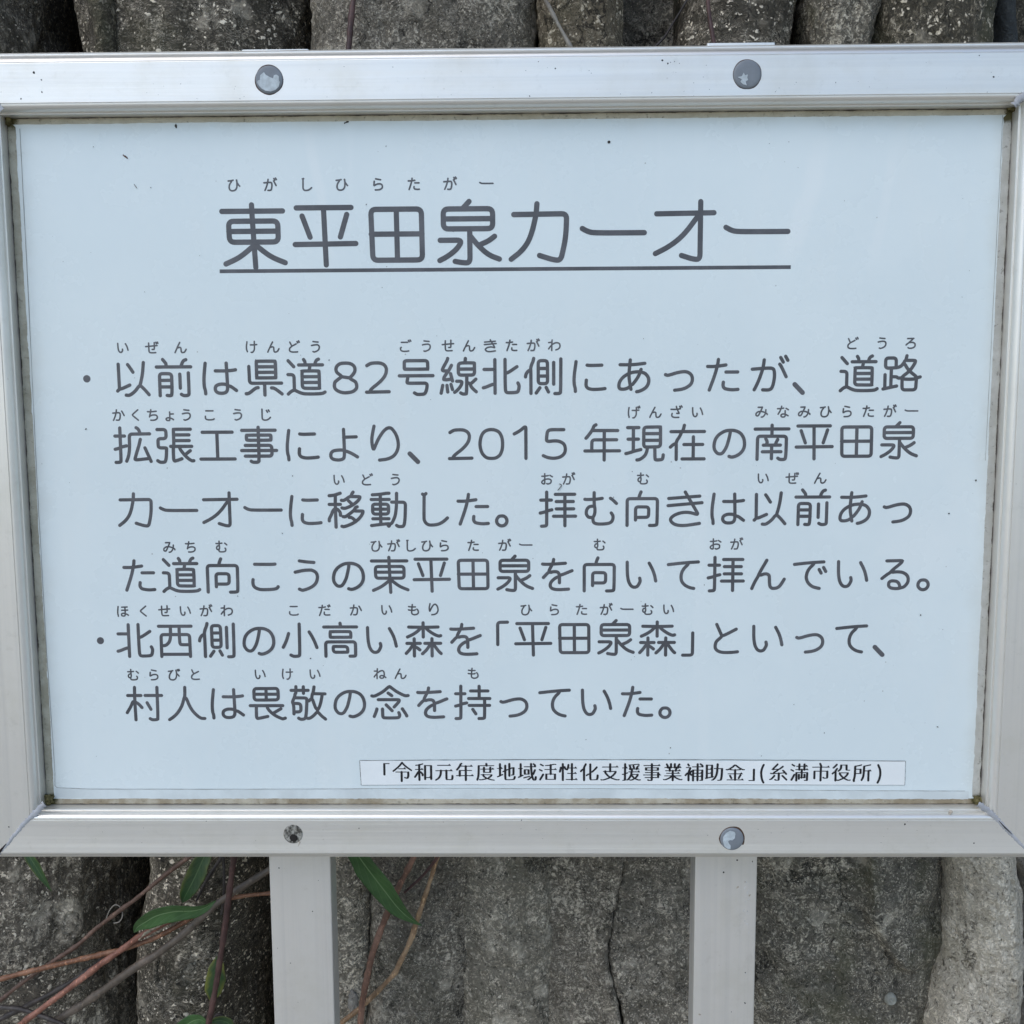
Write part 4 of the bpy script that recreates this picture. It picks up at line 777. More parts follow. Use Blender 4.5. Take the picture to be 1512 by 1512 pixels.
    '現': [[473, 603, 873, 603], [473, 440, 873, 440], [943, 81, 935, 3, 915, -35, 806, -43, 765, -39, 744, -22, 740, 274], [565, 274, 544, 140, 490, 45, 377, -35, 313, -41], [223, 749, 223, 178], [98, 470, 344, 470], [352, 753, 85, 753], [565, 274, 473, 282, 473, 761, 752, 765, 865, 765, 873, 757, 873, 282, 565, 274], [46, 118, 135, 136, 260, 182, 404, 214]],
    '田': [[139, 744, 855, 744, 861, 25, 156, 25, 139, 744], [500, 744, 506, 25], [139, 394, 861, 394]],
    '畏': [[853, 234, 656, 115], [522, 35, 310, -14, 240, -18, 244, 315], [498, 461, 498, 757], [798, 611, 198, 611], [902, 315, 94, 315], [498, 757, 794, 761, 798, 465, 473, 461, 198, 461, 198, 757, 498, 757], [956, -10, 898, -30, 873, -26, 690, 61, 565, 182, 519, 253, 510, 315]],
    '県': [[769, 507, 315, 507], [660, 132, 727, 128, 907, -14], [315, 640, 769, 640], [498, -39, 498, 240], [340, 140, 281, 132, 119, -1, 52, -5], [315, 640, 315, 765, 323, 774, 756, 774, 769, 765, 769, 478, 769, 382, 760, 374, 323, 374, 315, 378, 315, 640], [902, 245, 140, 245, 135, 649]],
    '移': [[223, 411, 173, 378, 123, 249, 73, 165, 73, 111], [381, 620, 448, 615, 565, 703, 619, 720], [550, 608, 644, 520], [667, 822, 631, 774, 619, 720], [710, 111, 619, 195, 560, 195], [223, 411, 248, 411, 298, 386, 348, 315, 348, 249], [81, 520, 352, 520], [354, 797, 202, 745, 85, 736], [390, 432, 452, 415, 569, 457, 710, 540, 806, 632, 831, 690, 823, 711, 635, 711, 619, 720], [235, 749, 227, 486, 235, -47], [377, -26, 427, -43, 635, 36, 769, 132, 840, 211, 890, 295, 898, 336, 890, 353, 702, 353, 685, 361], [760, 457, 715, 440, 694, 390, 660, 353, 527, 249, 460, 207, 410, 215]],
    '糸': [[56, 3, 127, 11, 235, 120, 298, 204], [231, 545, 248, 599, 360, 703, 445, 802], [331, -5, 394, -39, 502, -26, 515, 24, 515, 324], [692, 201, 902, -10], [806, 357, 377, 320, 223, 324, 173, 307, 115, 332], [169, 535, 448, 545, 465, 532], [710, 478, 765, 440, 798, 386, 881, 295], [260, 328, 281, 382, 440, 478, 494, 540, 552, 557, 710, 686]],
    '線': [[698, 232, 769, 203], [331, 320, 198, 299, 140, 310], [648, 707, 660, 811], [490, 557, 873, 557], [911, 8, 831, 82, 785, 140, 769, 203], [73, -22, 114, 167], [239, 814, 227, 765, 123, 586, 102, 515, 231, 515], [345, 66, 310, 190], [231, 7, 215, 165], [448, 265, 573, 265, 569, 199, 519, 111, 444, 32, 397, -1], [769, 203, 798, 211, 904, 313], [140, 310, 140, 310], [348, 270, 305, 447], [648, 707, 490, 699, 490, 411, 740, 411, 873, 415, 873, 695, 869, 703, 648, 707], [540, -18, 590, -47, 660, -43, 681, -30, 690, 407], [327, 649, 273, 540, 144, 365, 140, 310]],
    '補': [[181, 795, 223, 728], [343, 236, 285, 307, 277, 349], [200, 355, 144, 328, 54, 223], [277, 349, 200, 355], [277, 349, 353, 435], [785, 810, 890, 736, 890, 665, 398, 665], [431, 161, 885, 161], [885, 328, 431, 328], [431, -43, 431, 495, 885, 490, 881, -14, 877, -30, 852, -43, 766, -43], [652, 799, 652, -39], [94, 628, 290, 624, 281, 561, 206, 399, 206, -39]],
    '西': [[148, 20, 856, 20], [602, 736, 602, 357, 615, 278, 644, 265, 856, 265], [98, 736, 898, 736], [148, -35, 152, 524, 852, 524, 856, -35], [148, 245, 252, 240, 327, 307, 356, 353, 385, 453, 390, 736]],
    '路': [[119, 361, 123, 32], [625, 817, 598, 707], [527, 270, 535, -10, 860, -10, 869, 270], [265, 65, 265, 520], [556, 624, 590, 603, 635, 524, 710, 432, 865, 315, 869, 270], [598, 707, 823, 703, 831, 682, 823, 640, 748, 511, 665, 415, 531, 315, 527, 270], [265, 311, 394, 311, 419, 286, 452, 274, 494, 286, 560, 249, 835, 249, 906, 290, 956, 303], [402, 86, 81, 15], [377, 528, 373, 765, 123, 765, 123, 520, 465, 528, 560, 649, 573, 690, 598, 707]],
    '道': [[731, 682, 740, 736, 773, 795, 819, 815], [227, 636, 97, 781], [79, -20, 148, 45, 227, 78], [827, 395, 419, 395], [956, 24, 890, -18, 506, -22, 381, -1, 227, 78], [419, 257, 827, 257], [227, 78, 227, 445, 85, 449], [615, 670, 590, 536], [494, 678, 502, 749, 465, 807], [590, 536, 427, 532, 419, 524, 419, 120, 656, 115, 819, 115, 827, 124, 827, 520, 815, 532, 590, 536], [910, 678, 344, 678]],
    '金': [[248, 199, 314, 71], [677, 70, 766, 231], [148, 299, 848, 299], [498, 499, 498, -14], [102, -18, 898, -18], [235, 557, 277, 503, 723, 503, 773, 561], [948, 520, 894, 507, 744, 582, 652, 640, 510, 765, 473, 757, 373, 657, 206, 549, 110, 507, 56, 520]],
    '高': [[726, -43, 840, -43, 856, -30, 865, -5, 865, 324, 131, 324, 131, -43], [510, 707, 497, 799], [315, 57, 665, 57, 673, 65, 669, 203, 327, 207, 315, 195, 315, 57], [698, 586, 756, 578, 756, 449, 748, 440, 306, 440, 256, 440, 248, 453, 248, 574, 260, 586, 698, 586], [94, 703, 902, 703]],
}
def glyph(ch):
    """strokes as flat x, z lists in thousandths of the em square"""
    return [[np.array((s[i]/1000, s[i+1]/1000)) for i in range(0, len(s), 2)] for s in GLYPHS[ch]]
def smooth_stroke(p, rad):
    """round every corner; long gentle bends become curves, right angles get a small radius"""
    closed = len(p) > 3 and np.hypot(*(p[0]-p[-1])) < .03
    n = len(p)
    if n < 3 and not closed: return p, False
    pts = p[:-1] if closed else p
    m = len(pts); out = []
    for i in range(m):
        if not closed and i in (0, m-1): out.append(pts[i]); continue
        a, b, c = pts[i-1], pts[i], pts[(i+1) % m]
        la, lc = np.hypot(*(a-b)), np.hypot(*(c-b))
        if la < 1e-6 or lc < 1e-6: continue
        u, w = (a-b)/la, (c-b)/lc
        turn = math.pi-math.acos(max(-1, min(1, float(u@w))))
        r = rad if turn > 1.05 else 1.0
        ra = min(la*.5, r); rc = min(lc*.5, r)
        A_, C_ = b+u*ra, b+w*rc
        for t in np.linspace(0, 1, 6): out.append((1-t)**2*A_+2*t*(1-t)*b+t*t*C_)
    if closed: out.append(out[0])
    q = [out[0]]
    for x in out[1:]:
        if np.hypot(*(x-q[-1])) > .004: q.append(x)
    return q, closed
class Lettering:
    def __init__(self): self.v = []; self.f = []; self.k = 0
    def stroke(self, pts, hw, closed=False, caps=True):
        """pts: list of (x, z) mm; hw: half width, or list"""
        n = len(pts)
        hws = hw if isinstance(hw, (list, tuple)) else [hw]*n
        base = len(self.v); h0 = .03+(self.k % 24)*.004; self.k += 1
        dirs = []
        for i in range(n):
            a = pts[i-1] if i > 0 else (pts[-2] if closed else pts[0]); b = pts[i+1] if i < n-1 else (pts[1] if closed else pts[-1])
            d = b-a; d = d/(np.hypot(*d)+1e-9); dirs.append(d)
        for i in range(n):
            d = dirs[i]; nn = np.array((-d[1], d[0]))
            if 0 < i < n-1:
                e = pts[i]-pts[i-1]; e = e/(np.hypot(*e)+1e-9); cs = max(.55, float(abs(e@d)))
            else: cs = 1
            w = hws[i]/cs; y = PD-h0-.0008*i
            for s in (1, -1):
                q = pts[i]+nn*w*s; self.v.append((q[0], y, q[1]))
        for i in range(n-1):
            self.f.append((base+2*i, base+2*i+2, base+2*i+3, base+2*i+1))
        if caps and not closed:
            for i, sg in ((0, -1), (n-1, 1)):
                d = dirs[i]*sg; nn = np.array((-d[1], d[0])); w = hws[i]; y = PD-h0-.0008*i
                b2 = len(self.v)
                for k in range(9):
                    t = math.pi*k/8; q = pts[i]+nn*w*math.cos(t)+d*w*math.sin(t); self.v.append((q[0], y, q[1]))
                self.f.append(tuple(range(b2, b2+9)))
    def dot(self, c, r):
        b = len(self.v)
        for k in range(24): self.v.append((c[0]+r*math.cos(k*math.pi/12), PD-.03, c[1]+r*math.sin(k*math.pi/12)))
        self.f.append(tuple(range(b, b+24)))
    def char(self, ch, cx, cz, ex, ez, hw, ysc=1, xsc=1, serif=False):
        """glyph with its box centred at cx, em centre at cz (mm)"""
        st = glyph(ch)
        allx = [q[0] for s in st for q in s]; mx = (min(allx)+max(allx))/2
        for s in st:
            q, cl = smooth_stroke(s, .075 if not serif else .02)
            P = [np.array((cx+(a[0]-mx)*ex*xsc, cz+(a[1]-.38)*ez*ysc)) for a in q]
            if serif:
                H = []
                for i in range(len(P)):
                    d = P[min(i+1, len(P)-1)]-P[max(i-1, 0)]; d = d/(np.hypot(*d)+1e-9); H.append(hw*(.42+.62*abs(d[1])**1.0))
                self.stroke(P, H, cl)
                for a, b in ((P[-2], P[-1]), (P[1], P[0])):
                    d = b-a
                    if len(P) <= 4 and d[0] > .22*ex and abs(d[1]) < .12*abs(d[0]):
                        bb = len(self.v); y = PD-.20
                        for q2 in ((b[0]+.03*ex, b[1]-hw*.4), (b[0]-.045*ex, b[1]+.085*ex), (b[0]-.13*ex, b[1]-hw*.1)): self.v.append((q2[0], y, q2[1]))
                        self.f.append((bb, bb+1, bb+2))
            else: self.stroke(P, hw, cl)
    def build(self, name, mat, parent):
        ob = mesh_obj(name, self.v, self.f, mat, parent)
        # every outline faces the viewer
        me = ob.data
        flip = [p.index for p in me.polygons if p.normal.y > 0]
        if flip:
            bm = bmesh.new(); bm.from_mesh(me); bm.faces.ensure_lookup_table()
            bmesh.ops.reverse_faces(bm, faces=[bm.faces[i] for i in flip]); bm.to_mesh(me); bm.free()
        return ob
it = NT("veiled_black_ink")  # ink colour lightened overall to include the laminate's veiling reflection
M_ink = it.done(it.mix(it.ramp(it.noise(60, 4, .6), .35, .7), (.070, .072, .080, 1), (.108, .110, .120, 1)), .38, 0, .45)
M_ink2 = plain("black_sticker_ink", (.012, .012, .016), .4, 0, .4)
DIG = {'8': 1.46, '2': 1.42, '0': 1.50, '5': 1.42, '1': 1.0}
def line(text, xs, y0, y1, empx, hwk, name, parent, mat, serif=False):
    """text: characters, xs: photo x of each box centre; y0, y1: photo y of the em centre at first and last"""
    L = Lettering()
    for ch, x in zip(text, xs):
        y = y0+(y1-y0)*(x-xs[0])/max(1, xs[-1]-xs[0])
        c = at(x, y, PD); k = np.linalg.norm(at(x+10, y, PD)-at(x-10, y, PD))/20
        e = empx*k
        if ch == '・': L.dot((c[0], c[2]), 5.7*k); continue
        L.char(ch, c[0], c[2], e, e*.98, e*hwk*(1.4 if ch == '、' else 1), 1.05 if ch in DIG else 1, DIG.get(ch, 1), serif)
    return L.build(name, mat, parent)
def lerp_xs(a, b, n): return [a+(b-a)*i/(n-1) for i in range(n)]
TX = [
 ("title_text", "東平田泉カーオー", [374.4, 480.3, 585.7, 693.0, 795.6, 905.5, 1010.8, 1117.5], 348.8, 342.6, 104, .0375),
 ("reading_text", "ひがしひらたがー", [345.5, 399.1, 453.3, 504.8, 558.3, 611, 664.6, 718.2], 273.2, 271, 22, .055),
 ("body_text", "以前は県道82号線北側にあったが、道路", [196, 256.9, 324.7, 389.3, 452.2, 509.9, 557.5, 614.5, 677, 740, 802, 870.4, 935.9, 1002.5, 1067.3, 1136.7, 1179.7, 1268.5, 1331.6], 558.7, 552, 62, .0405),
 ("body_text", "拡張工事により、2015年現在の南平田泉", [196, 258.6, 321.2, 382.3, 446.6, 507.7, 569, 610.7, 680, 725.4, 767.9, 818.5, 889.2, 951.8, 1014.9, 1076.9, 1139.5, 1202.3, 1264.6, 1327.7], 657.3, 652, 61.5, .0405),
 ("body_text", "カーオーに移動した。拝む向きは以前あっ", [199.8, 263.8, 325.5, 388.4, 451, 510.9, 573.5, 642.4, 698.6, 740.8, 823.7, 886.9, 948.3, 1011.4, 1074.6, 1136.6, 1199.7, 1262.3, 1325.1], 754.4, 749.2, 60.8, .0405),
 ("body_text", "た道向こうの東平田泉を向いて拝んでいる。", [205.6, 267.6, 328.7, 391.6, 452.4, 514.5, 575.5, 637.5, 698.6, 760.6, 822.9, 884.8, 947.1, 1008.8, 1071.7, 1134.2, 1195.9, 1258.8, 1321.9, 1363.5], 849.9, 846.6, 60.4, .0405),
 ("body_text", "北西側の小高い森を「平田泉森」といって、", [199.2, 258.9, 320, 382.3, 442.8, 502.7, 564, 625.3, 687.5, 742.2, 787.3, 847.9, 909.6, 970.5, 1015.5, 1072.5, 1133.6, 1195.6, 1257, 1297.8], 945.5, 941.6, 60, .0405),
 ("body_text", "村人は畏敬の念を持っていた。", [213.2, 275.5, 336, 395, 455.3, 516.5, 576, 638.4, 698, 758.8, 818.8, 880.8, 940.7, 982], 1038.9, 1035.8, 59.5, .0405),
 ("reading_text", "いぜんけんどうごうせんきたがわ", [181.5, 224.3, 266.5, 371.5, 403.5, 434.7, 465.8, 599, 629.6, 661.4, 692.5, 723.9, 755.3, 787.4, 818.5], 513.4, 509.7, 21, .055),
 ("reading_text", "どうろ", [1259.4, 1302.4, 1344.6], 506.8, 506.3, 21, .055),
 ("reading_text", "かくちょうこうじ", [175, 199.8, 225.1, 250.5, 275.2, 309.5, 350.8, 393], 612.8, 612.1, 21, .055),
 ("reading_text", "げんざいみなみひらたがー", [936.3, 967.8, 998.9, 1030, 1124.6, 1156, 1187.5, 1219.2, 1250.6, 1282, 1314, 1345.8], 608.7, 606.9, 21, .055),
 ("reading_text", "いどうおがむいぜん", [500.7, 542.5, 583.7, 807.7, 839.7, 949.4, 1127, 1169.7, 1211.3], 708.2, 705.8, 20.8, .055),
 ("reading_text", "みちむひがしひらたがーむおが", [249.9, 281, 327, 556, 581.3, 606.9, 630.8, 655.8, 698.6, 745.2, 776.3, 885.4, 1056.5, 1087.7], 807.6, 803.2, 20.6, .055),
 ("reading_text", "ほくせいがわこだかいもり", [181.5, 211.5, 242.6, 273.7, 304.3, 334.8, 433.8, 479.2, 525.4, 571.1, 610.4, 640.4], 902.4, 899.9, 20.4, .055),
 ("reading_text", "ひらたがーむい", [777.2, 818.5, 858.6, 895, 925.6, 956.1, 987.3], 900.2, 899.4, 20.4, .055),
 ("reading_text", "むらびといけいねんも", [196.6, 227.2, 257.1, 288.3, 384.3, 424.5, 465.2, 561, 591.5, 698.6], 996.4, 994, 20.2, .055),
]
for nm, tx, xs, y0, y1, em, hwk in TX:
    if nm == "reading_text":                       # one object for the reading over each word
        cuts = [0]+[i for i in range(1, len(xs)) if xs[i]-xs[i-1] > 56]+[len(xs)]
        for a, b in zip(cuts, cuts[1:]):
            ya, yb = [y0+(y1-y0)*(xs[k]-xs[0])/max(1, xs[-1]-xs[0]) for k in (a, b-1)]
            line(tx[a:b], xs[a:b], ya, yb, em, hwk, nm, panel, M_ink)
    else: line(tx, xs, y0, y1, em, hwk, nm, panel, M_ink)
L = Lettering()
for x, y in ((128.2, 559.3), (148.3, 946)):
    c_ = at(x, y, PD); L.dot((c_[0], c_[2]), 5.6*.405)
L.build("bullet", M_ink, panel)
a_, b_ = at(324.3, 400.6, PD), at(1167.6, 394.4, PD)
L = Lettering(); L.stroke([np.array((a_[0], a_[2])), np.array((b_[0], b_[2]))], 1.12, caps=False); L.build("underline", M_ink, panel)

# sticker along the lower edge -------------------------------------------------
M_stk = plain("white_sticker", (.80, .835, .83), .32, 0, .45, 30, .05)
q = [at(531.2, 1123.2, PD), at(1337, 1124.2, PD), at(1336, 1158.8, PD), at(533.4, 1159.0, PD)]
yS = PD-.30
v = [(p[0], yS, p[2]) for p in q]+[(p[0], PD+.02, p[2]) for p in q]
sticker = mesh_obj("sticker", v, [(3, 2, 1, 0), (0, 1, 5, 4), (1, 2, 6, 5), (2, 3, 7, 6), (3, 0, 4, 7)], M_stk, sign)
bm = bmesh.new(); bm.from_mesh(sticker.data); bmesh.ops.recalc_face_normals(bm, faces=bm.faces); bm.to_mesh(sticker.data); bm.free()
_pd = PD; PD = yS
stx = "「令和元年度地域活性化支援事業補助金」(糸満市役所)"
sxs = [571.2, 594, 624.6, 655.7, 686.3, 717.2, 747.2, 778.3, 809, 839.4, 870, 900.7, 932.2, 962.6, 993.3, 1024.6, 1053.9, 1085.6, 1109.6, 1125.7, 1148.9, 1180.4, 1211.9, 1242.4, 1273.3, 1298]
line(stx, sxs, 1139.6, 1140.6, 29.8, .053, "sticker_text", sticker, M_ink2, True)
PD = _pd
M_grime = plain("edge_grime", (.13, .125, .12), .8)
def thinline(name, pts, wmm, Y, mat, parent, seed=0):
    return strip_obj(name, pts, [wmm]*len(pts), Y, mat, parent, seed, 1.0, .04)
thinline("edge_grime", [(531, 1123), (640, 1122.2), (800, 1121.6), (1000, 1121.8), (1200, 1122.6), (1337, 1123.8)], .36, yS-.02, M_grime, sticker, 1)
thinline("edge_grime", [(531.2, 1123), (532, 1140), (533.4, 1159)], .36, yS-.02, M_grime, sticker, 2)
thinline("edge_grime", [(533.4, 1159.4), (760, 1158), (1000, 1158.4), (1336, 1159.4)], .22, yS-.02, M_grime, sticker, 3)
thinline("edge_grime", [(1337, 1124), (1336.6, 1142), (1336, 1159)], .26, yS-.02, M_grime, sticker, 4)
# printed sheet edge lines inside the bead
M_line = plain("sheet_edge_grime", (.30, .30, .28), .8)
thinline("sheet_edge", [(29, 190), (40, 400), (54, 700), (68, 950), (81, 1140), (81, 1160), (84, 1163), (130, 1165), (300, 1165.4), (470, 1165), (600, 1164.3)], .28, PD-.22, M_line, panel, 4)
thinline("sheet_edge", [(600, 1164), (900, 1164.5), (1100, 1166), (1300, 1167.6), (1425, 1168)], .24, PD-.22, M_line, panel, 5)
thinline("sheet_edge", [(1480.5, 170), (1478, 230), (1468, 420), (1455, 680)], .22, PD-.1, M_line, panel, 6)
# insect spots, grit and hairs stuck to the laminate
M_speck = plain("dark_speck", (.035, .032, .03), .8)
rs = np.random.RandomState(5)
SP = [(899, 210, 2.4), (127, 633.6, 1.7), (486, 531.6, 1.3), (1440.8, 709.2, 1.6), (458.6, 972, 1.4), (1359, 908, 1.3), (1401, 758, 1.3), (1172, 1040, .9), (541, 302, 1.2), (247, 691, 1.0), (432, 702.6, 1.1),
      (417, 787.4, 1.3), (570, 216, 1.0), (513, 180, 2.0), (138, 217, .9), (223, 277, .9), (351, 880, 1), (950, 500, .9), (730, 545, 1), (1217, 1082, .9), (1384, 1073, 1.6), (990, 1104, 1.1), (1124, 1116, 1), (260, 186, 2.0), (905.8, 734, .9), (636, 590, .8)]
for _ in range(70): SP.append((rs.uniform(60, 1440), rs.uniform(190, 1150), rs.uniform(.35, .8)))
V_, F_ = [], []
for x, y, r_ in SP:
    c_ = at(x, y, PD); b0 = len(V_); k = 7; asp = rs.uniform(.5, 1.0); ro = rs.uniform(0, 3.14)
    for i in range(k):
        t = 2*math.pi*i/k; rr = r_*.40*rs.uniform(.7, 1.15)
        dx, dz = rr*math.cos(t), rr*asp*math.sin(t)
        V_.append((c_[0]+dx*math.cos(ro)-dz*math.sin(ro), PD-.32, c_[2]+dx*math.sin(ro)+dz*math.cos(ro)))
    F_.append(tuple(range(b0, b0+k))[::-1])
mesh_obj("dirt_speck", V_, F_, M_speck, panel)['kind'] = 'stuff'
M_seed = plain("brown_fragment", (.16, .09, .07), .8)
strip_obj("debris", [(181.5, 228.5), (185, 231), (188.5, 234)], [.7, 1.0, .6], PD-.3, M_seed, panel, 1, .6, .2)
strip_obj("debris", [(259.5, 183), (260, 189)], [.8, .8], PD-.3, M_speck, panel, 2, .6, .2)
strip_obj("debris", [(198, 272), (202, 278)], [.5, .4], PD-.3, M_line, panel, 3, .6, .2)
strip_obj("debris", [(508, 182), (515, 179)], [.7, .5], PD-.3, M_speck, panel, 4, .6, .2)
# grit on the aluminium
V_, F_ = [], []
def grit(x, y, r_, Y):
    c_ = at(x, y, Y); b0 = len(V_); k = 6; ro = rs.uniform(0, 3); asp = rs.uniform(.4, 1)
    for i in range(k):
        t = 2*math.pi*i/k; rr = r_*.40*rs.uniform(.7, 1.2); dx, dz = rr*math.cos(t), rr*asp*math.sin(t)
        V_.append((c_[0]+dx*math.cos(ro)-dz*math.sin(ro), Y-.08, c_[2]+dx*math.sin(ro)+dz*math.cos(ro)))
    F_.append(tuple(range(b0, b0+k))[::-1])
for x, y, r_ in [(50, 107, 2.2), (61, 118, 1.5), (62, 136, 1.6), (820, 101, 1.2), (782, 142, 1.3), (31, 146, 1.2), (795, 91, 1), (978, 89, 1.6), (986, 94, 1.4), (990, 92, 1.2), (996, 91, 1), (1234, 122, 1.1), (1467, 113.6, 1.5), (1446, 82, 1), (580, 99, .9), (128, 1255, 1), (13, 1221, 1.5), (129, 1254, 1.2), (530, 1223, 1), (1336, 1217, 1.4), (1438, 1245, 1.3), (770, 1211, 1.0)]:
    grit(x, y, r_, 0)
for _ in range(60): grit(rs.uniform(0, 1512), rs.uniform(92, 148), rs.uniform(.3, .7), 0)
for _ in range(40): grit(rs.uniform(60, 1450), rs.uniform(1212, 1244), rs.uniform(.3, .7), 0)
mesh_obj("dirt_speck", V_, F_, M_speck, sign)['kind'] = 'stuff'
V_, F_ = [], []
for x, y, r_ in [(1088.5, 1270, 2.0), (1068.5, 1288, 1.6), (412, 1281.5, 1.7), (461.5, 1345.5, 1.5), (1100, 1481, 1.8), (1080, 1494, 1.2), (429, 1422, 1), (1100.5, 1436, 1.2), (1111, 1272, 1.4), (410, 1400, .8), (470, 1300, .8), (440, 1480, .9)]:
    grit(x, y, r_, 25.1)
mesh_obj("dirt_speck", V_, F_, M_speck, sign)['kind'] = 'stuff'
V_, F_ = [], []
for _ in range(34):
    grit(rs.normal(1102, 4.5), rs.uniform(1302, 1378), rs.uniform(.5, 1.6)*.9, 25.12)
for x, y in ((1101, 1437), (1098, 1345), (1107, 1322)): grit(x, y, 1.6, 25.12)
mesh_obj("mortar_splash", V_, F_, plain("splash", (.74, .75, .75), .8, 0, .3, 500, .3), sign)['kind'] = 'stuff'
V_, F_ = [], []
for x, y, r_ in ((1089, 1310, 3.0), (1107, 1322, 2.4), (1100, 1302, 1.6), (1033, 1498, 2.5), (1108, 1260, 2.0)): grit(x, y, r_, 25.1)
mesh_obj("rust_spot", V_, F_, M_stain, sign)['kind'] = 'stuff'
strip_obj("debris", [(1401, 1198), (1404, 1199), (1402.5, 1203)], [2.0, 2.6, 1.0], 1.2, M_stain, sign, 13, .5, .3)

fib = NT("dark_fibre").done((.03, .028, .03, 1), .6)
def tube_pts(P, radii, sides=8, lumpy=0.0, seed=0):
    P = np.array(P, float); n = len(P)
    T = np.gradient(P, axis=0); T /= np.linalg.norm(T, axis=1)[:, None]
    up = np.array([.13, -1., .21]); V = np.zeros((n, sides, 3))
    for i in range(n):
        a = np.cross(T[i], up); a /= np.linalg.norm(a); b = np.cross(T[i], a)
        for k in range(sides):
            t = 2*math.pi*k/sides
            V[i, k] = P[i]+radii[i]*(math.cos(t)*a+math.sin(t)*b)
    if lumpy:
        cl = fbm(V/np.array([5., 5., 5.])+seed, seed, 3)
        V = P[:, None]+(V-P[:, None])*(1+lumpy*cl[..., None])
    return V
def catmull(P, per=12):
    P = [np.array(p, float) for p in P]; P = [2*P[0]-P[1]]+P+[2*P[-1]-P[-2]]; out = []
    for i in range(1, len(P)-2):
        for k in range(per):
            t = k/per
            out.append(.5*((2*P[i])+(-P[i-1]+P[i+1])*t+(2*P[i-1]-5*P[i]+4*P[i+1]-P[i+2])*t*t+(-P[i-1]+3*P[i]-3*P[i+1]+P[i+2])*t**3))
    out.append(P[-2]); return np.array(out)
cp = catmull([at(x, y, PD-.6) for x, y in ((823.5, 724), (826.5, 720.5), (829.2, 716.8), (827.5, 714.8), (825.5, 714.5))], 6)
fo = grid_obj("plant_fibre", tube_pts(cp, [.22]*len(cp), 6), fib, None, closed=True)
tag(fo, "tiny curled dark fibre stuck to the white panel near its middle", "fibre")

# ------------------------------------------------------------------ climbing stems and leaves in front of the bark
def stem_mat(name, a, b, streak=1.0, rough=.5):
    t = NT(name)
    c = t.mix(t.ramp(t.noise(60, 4, .6), .38, .65), a, b)
    c = t.mix(t.math('MULTIPLY', t.ramp(t.noise(420, 4, .7, t.map(scale=(1, 1, .5))), .55, .68), .5*streak), c, (min(1, b[0]*2.4), min(1, b[1]*2.3), min(1, b[2]*2.1), 1))
    c = t.mix(t.math('MULTIPLY', t.ramp(t.noise(300, 3, .6), .40, .30), .5), c, (a[0]*.35, a[1]*.35, a[2]*.35, 1))
    t.bump(t.noise(380, 4, .65), .5, .0008)
    return t.done(c, rough, 0, .4)
S_brown = stem_mat("stem_brown", (.085, .048, .034, 1), (.150, .092, .068, 1))
S_red = stem_mat("stem_red_brown", (.170, .070, .046, 1), (.30, .138, .096, 1), 1.2)
S_orange = stem_mat("stem_orange", (.150, .066, .034, 1), (.27, .135, .078, 1), 1.2)
S_grey = stem_mat("stem_grey_brown", (.085, .068, .052, 1), (.150, .120, .094, 1), .6)
S_purple = stem_mat("stem_dark_purple", (.056, .028, .025, 1), (.105, .054, .046, 1), .7, .42)
S_tan = stem_mat("stem_tan", (.23, .14, .075, 1), (.40, .27, .16, 1), 1.3)
S_dark = stem_mat("stem_dark", (.035, .029, .027, 1), (.068, .058, .052, 1), .5)
def stem(path, rad, Y, mat, label, seed, nodes=(), group="climbing stems in front of the bark"):
    """path in photo pixels; Y one depth or list of depths (mm); rad mm (or list)"""
    n = len(path); Ys = [y+14 for y in (Y if isinstance(Y, (list, tuple)) else [Y]*n)]; rr = rad if isinstance(rad, (list, tuple)) else [rad]*n
    P = catmull([at(x, y, d) for (x, y), d in zip(path, Ys)], 14)
    R_ = 1.14*np.interp(np.linspace(0, n-1, len(P)), range(n), rr)
    one = np.ones(len(P))
    arc = np.concatenate([[0], np.cumsum(np.linalg.norm(np.diff(P, axis=0), axis=1))])
    R_ = R_*(1+.13*fbm(np.stack([arc/7, one*seed, one], -1), seed, 3))
    for (nx_, ny_) in nodes:
        c_ = at(nx_, ny_, float(np.mean(Ys))); dd = np.linalg.norm(P-c_, axis=1); R_ = R_*(1+.38*np.exp(-(dd/2.6)**2))
    root_ = empty("vine_stem")
    root_.location = Vector((P[0]+np.array([0, 0, ZC]))/1000)
    tag(root_, label, "vine", group)
    o = grid_obj("stem", tube_pts(P, R_, 12, .12, seed), mat, None, closed=True)
    o.parent = root_; o.matrix_parent_inverse = Matrix.Translation(-root_.location)
    return root_
def leaf_mat(name, a, b, vein, yellow=0.0):
    t = NT(name)
    u = t.attr('u'); v = t.attr('v')                # u across (-1..1), v along 0..1
    c = t.mix(t.ramp(t.noise(55, 5, .6), .35, .7), a, b)
    au = t.math('ABSOLUTE', u)
    c = t.mix(t.ramp(au, .075, .025), c, vein)
    ph = t.math('SUBTRACT', t.math('MULTIPLY', v, 9.0), t.math('MULTIPLY', au, 2.2))
    fr = t.math('ABSOLUTE', t.math('SUBTRACT', t.math('FRACT', ph), .5))
    c = t.mix(t.math('MULTIPLY', t.ramp(fr, .06, .0), .35), c, vein)
    if yellow:
        c = t.mix(t.math('MULTIPLY', t.ramp(t.math('ADD', au, t.math('MULTIPLY', t.noise(70, 4), 1.6)), 1.25, 1.85), yellow), c, (.20, .19, .03, 1))
    sp = t.math('MULTIPLY', t.ramp(t.voro(240), .12, .05), .5)
    c = t.mix(sp, c, (a[0]*.4, a[1]*.4, a[2]*.4, 1))
    t.bump(t.math('ADD', t.math('MULTIPLY', fr, .6), t.noise(160, 4, .6)), .35, .0008)
    t.b.inputs['Subsurface Weight'].default_value = 0.0
    return t.done(c, .42, 0, .45)
